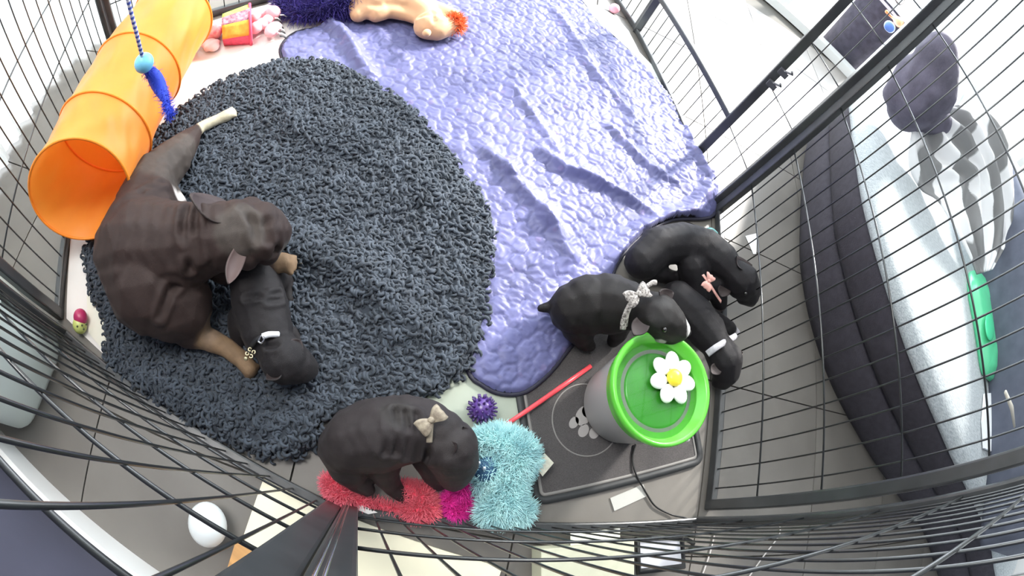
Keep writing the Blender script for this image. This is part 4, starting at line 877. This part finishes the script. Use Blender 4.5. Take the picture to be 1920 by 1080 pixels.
# wipes pack
wp = thing('wipes_pack', 'green plastic packet of wipes on the sofa', 'packet', P(1845, 620, .42)); GP = mat('packet_green', (.10,.55,.28), .25, spec=.7); GW = mat('packet_white', (.85,.90,.86), .3)
pk_poly = smooth_poly([P(x, y, .43) for x, y in ((1820,508),(1845,520),(1868,560),(1878,620),(1886,690),(1878,716),(1850,712),(1838,680),(1826,600),(1815,540))], 4)
n = len(pk_poly); cc = sum(pk_poly, Vector())/n; vs = []; fs = []
for (k, z) in ((.93,.415),(1,.43),(.98,.45),(.80,.472),(.45,.48)):
    for p in pk_poly: q = cc+(p-cc)*k; vs.append((q.x, q.y, z+.003*math.sin(p.x*60)))
for l in range(4):
    for i in range(n): fs.append((l*n+i, l*n+(i+1) % n, (l+1)*n+(i+1) % n, (l+1)*n+i))
fs.append(tuple(4*n+i for i in range(n))); build('packet', (vs, fs), GP, wp)
build('lid', MB().ell(P(1856, 612, .482), (.045, .09, .008), Matrix.Rotation(-.5, 3, 'Z')), mat('lid_green', (.07,.62,.30), .2), wp)
build('label_panel', MB().ell(P(1868, 560, .47), (.04, .06, .012), Matrix.Rotation(-.4, 3, 'Z')), GW, wp)
o = build('tissue', MB().tube([P(1868,640,.47), P(1893,625,.485), P(1903,648,.47), P(1895,668,.46)], [.012,.03,.028,.006], 8, flat=.3), mat('tissue_white', (.88,.88,.88), .9)); tag(o, 'white tissue beside the green wipes packet', 'tissue')
sheet_p = [P(x, y, .43) for x, y in ((1846,738),(1880,735),(1876,760),(1866,850),(1845,840),(1842,790))]
o = build('paper', MB().prism([(p.x, p.y) for p in sheet_p], .424, .432), mat('paper_white', (.85,.87,.88), .8), smooth=False); tag(o, 'folded white paper on the sofa below the green packet', 'paper')
o = build('leather_strap', MB().tube([P(1885,735,.56), P(1897,765,.565), P(1902,800,.56)], [.010, .014, .008], 8, flat=.6), mat('beige_leather', (.45,.42,.36), .6)); tag(o, 'beige strip of leather against the slate sofa back', 'strap')
# basket with toys outside the far side
bs = thing('toy_basket', 'dark fabric basket standing outside the narrow pen strip', 'basket', P(1672, 45, .34)*Vector((1,1,0)) if False else Vector((P(1672,45,.42).x, P(1672,45,.42).y, 0)))
bc = P(1672, 5, .62); bcy = Vector((bc.x, bc.y, 0))
bs.location = bcy; ROOT[bs] = Vector(bcy)
build('basket_wall', MB().lathe(bcy, [(.0, .004), (.17, .004), (.19, .58), (.18, .58), (.16, .03), (0, .03)], 40), mat('basket_cloth', (.06,.055,.08), .9, var=.2), bs)
build('lining', MB().lathe(bcy, [(0,.562),(.178,.566)], 40), mat('basket_lining', (.14,.13,.17), .95), bs)
o = build('toy_ball', MB().ell(P(1668, 50, .592), .034), mat('ball_blue', (.10,.20,.55), .4)); tag(o, 'blue ball on the dark basket', 'ball')
o = build('toy_fish', MB().tube(spline([P(1690,48,.59), P(1682,38,.60), P(1670,30,.60), P(1661,20,.60)], 5), [.012,.022,.03,.034,.034,.03,.022,.016,.012,.010,.009,.009,.010,.012,.013,.010][:16], 10), mat('toy_orange', (.9,.25,.08), .5)); tag(o, 'orange rubber toy on the dark basket', 'toy')
o = build('toy_bone', MB().tube([P(1692,28,.59), P(1702,22,.60), P(1716,18,.60)], [.010,.012,.016], 8, flat=.5), mat('bone_white', (.8,.8,.82), .5)); tag(o, 'white chew toy on the dark basket', 'toy')
o = build('toy_rope', MB().tube(spline([P(1678,-2,.59), P(1686,8,.60), P(1696,2,.60), P(1692,-6,.59)], 6), .008, 8), mat('rope_dark', (.07,.05,.05), .8)); tag(o, 'brown knotted rope toy on the dark basket', 'toy')
# floor bits outside right panel
o = sheet('paper_scrap', [(1397, 443), (1418, 438), (1417, 476), (1412, 477)], .001, .0015, mat('paper_white', (.8,.8,.8)), 'small white paper tag on the tiles outside the right panel', 'tag')

# ---------------------------------------------------------------- near-left outside the pen
bn = MB(); bcx = Vector((-.885, -.462, 0)); prof = [(0,0),(.9,0),(.97,.01),(1,.03),(1.0,.27),(.98,.29),(.93,.30),(0,.30)]
n = 48; vs = []; fs = []; bR = Matrix.Rotation(math.radians(15), 3, 'Z')
for r, z in prof:
    for k in range(n):
        a = 2*PI*k/n; ca, sa = math.cos(a), math.sin(a); e = .42; q = bR @ Vector((.245*r*abs(ca)**e*(1 if ca > 0 else -1), .14*r*abs(sa)**e*(1 if sa > 0 else -1), 0)); vs.append((bcx.x+q.x, bcx.y+q.y, z))
for l in range(len(prof)-1):
    for i in range(n): fs.append((l*n+i, l*n+(i+1) % n, (l+1)*n+(i+1) % n, (l+1)*n+i))
bi = thing('storage_tub', 'large white plastic tub with rounded corners outside the left panel', 'tub', bcx)
build('tub_body', (vs, fs), mat('tub_white', (.62,.68,.64), .35), bi)
lip = []
for k in range(n):
    a = 2*PI*k/n; ca, sa = math.cos(a), math.sin(a); q = bR @ Vector((.25*abs(ca)**.42*(1 if ca > 0 else -1), .145*abs(sa)**.42*(1 if sa > 0 else -1), 0)); lip.append(Vector((bcx.x+q.x, bcx.y+q.y, .285)))
build('rim', MB().tube(lip, .006, 6, closed=True), MATS['tub_white'], bi)
dm = P(389, 984, .042)
o = build('lamp_globe', MB().ell(dm, (.040, .046, .042), Matrix.Rotation(.5, 3, 'Z'), nu=32, nv=20), mat('globe_white', (.84,.88,.88), .3, spec=.6)); tag(o, 'smooth white egg-shaped globe on the grey tiles near the wall', 'globe')
# boards
e1 = Vector((-.14, -.13, 0)); e2 = Vector((.33, .02, 0)); bu = (e2-e1).normalized(); bv = Vector((bu.y, -bu.x, 0))
q4 = [e1, e1+bu*.50, e1+bu*.50+bv*.175, e1+bv*.135]
o = build('laminate_board', MB().prism([(p.x, p.y) for p in q4], .001, .012), mat('cream_laminate', (.95,.90,.68), .45, var=.04, vscale=5), smooth=False); tag(o, 'cream board lying on the floor outside the near pen corner', 'board')
q5 = [e1+bv*.145-bu*.01, e1+bu*.50+bv*.185, e1+bu*.50+bv*.40, e1+bv*.40-bu*.01]
o = build('pine_board', MB().prism([(p.x, p.y) for p in q5], .001, .018), mat('orange_pine', (.62,.33,.12), .45, var=.12, vscale=9, stretch=(1, 8, 1)), smooth=False); tag(o, 'orange-brown pine board beside the cream board', 'board')
# cream carton and black-framed card
k1 = [P(x, y, .06) for x, y in ((1012,1030),(1190,1016),(1192,1100),(1030,1100))]
cx_ = thing('carton', 'cream cardboard carton outside the near right panel', 'box', (P(1100,1060,0).x, P(1100,1060,0).y, 0))
a = P(1015,1030,.06); b = P(1190,1012,.06); uu = (b-a).normalized(); uu.z = 0; vv_ = Vector((uu.y, -uu.x, 0)); Lw = (b-a).length
rt = Matrix.Rotation(math.atan2(uu.y, uu.x), 3, 'Z')
build('carton_body', MB().box(a+uu*Lw/2+vv_*.08+Vector((0,0,-.03)), (Lw, .16, .058), rt), mat('carton_cream', (.66,.66,.50), .7), cx_, smooth=False, bevel=.002)
build('flap', MB().box(a+uu*Lw*.62-vv_*.012+Vector((0,0,-.025)), (Lw*.55, .03, .002), rt), mat('carton_pale', (.72,.73,.64), .7), cx_, smooth=False)
fr = thing('framed_card', 'white card in a black clip frame beside the cream carton', 'frame', (P(1240,1040,0).x, P(1240,1040,0).y, 0))
fa = [P(x, y, .05) for x, y in ((1196,1010),(1278,1006),(1282,1062),(1198,1072))]
build('card', MB().prism([(p.x, p.y) for p in fa], .040, .048), mat('card_white', (.66,.66,.70), .5), fr, smooth=False)
build('frame_bars', MB().tube([Vector((p.x, p.y, .048)) for p in fa], .0085, 6, closed=True), mat('frame_black', (.015,.015,.016), .4), fr)
for pts_ in ([Vector((fa[1].x, fa[1].y, .045)), P(1300,1018,.03), P(1296,1030,.0)], [Vector((fa[0].x, fa[0].y, .045)), P(1188,1020,.0)]): build('frame_foot', MB().tube(pts_, .006, 6), MATS['frame_black'], fr)
for k, (pts_) in enumerate([[(1340,1000),(1330,1040),(1312,1090)], [(1462,985),(1460,1005),(1430,1045),(1402,1085)]]):
    o = build('cable', MB().tube(spline([P(x, y, .004) for x, y in pts_], 6), .0022, 6), mat('cable_white', (.62,.58,.55), .5)); tag(o, ['pale cable on the floor beside the framed card', 'pale cable on the floor nearer the right pen corner'][k], 'cable')
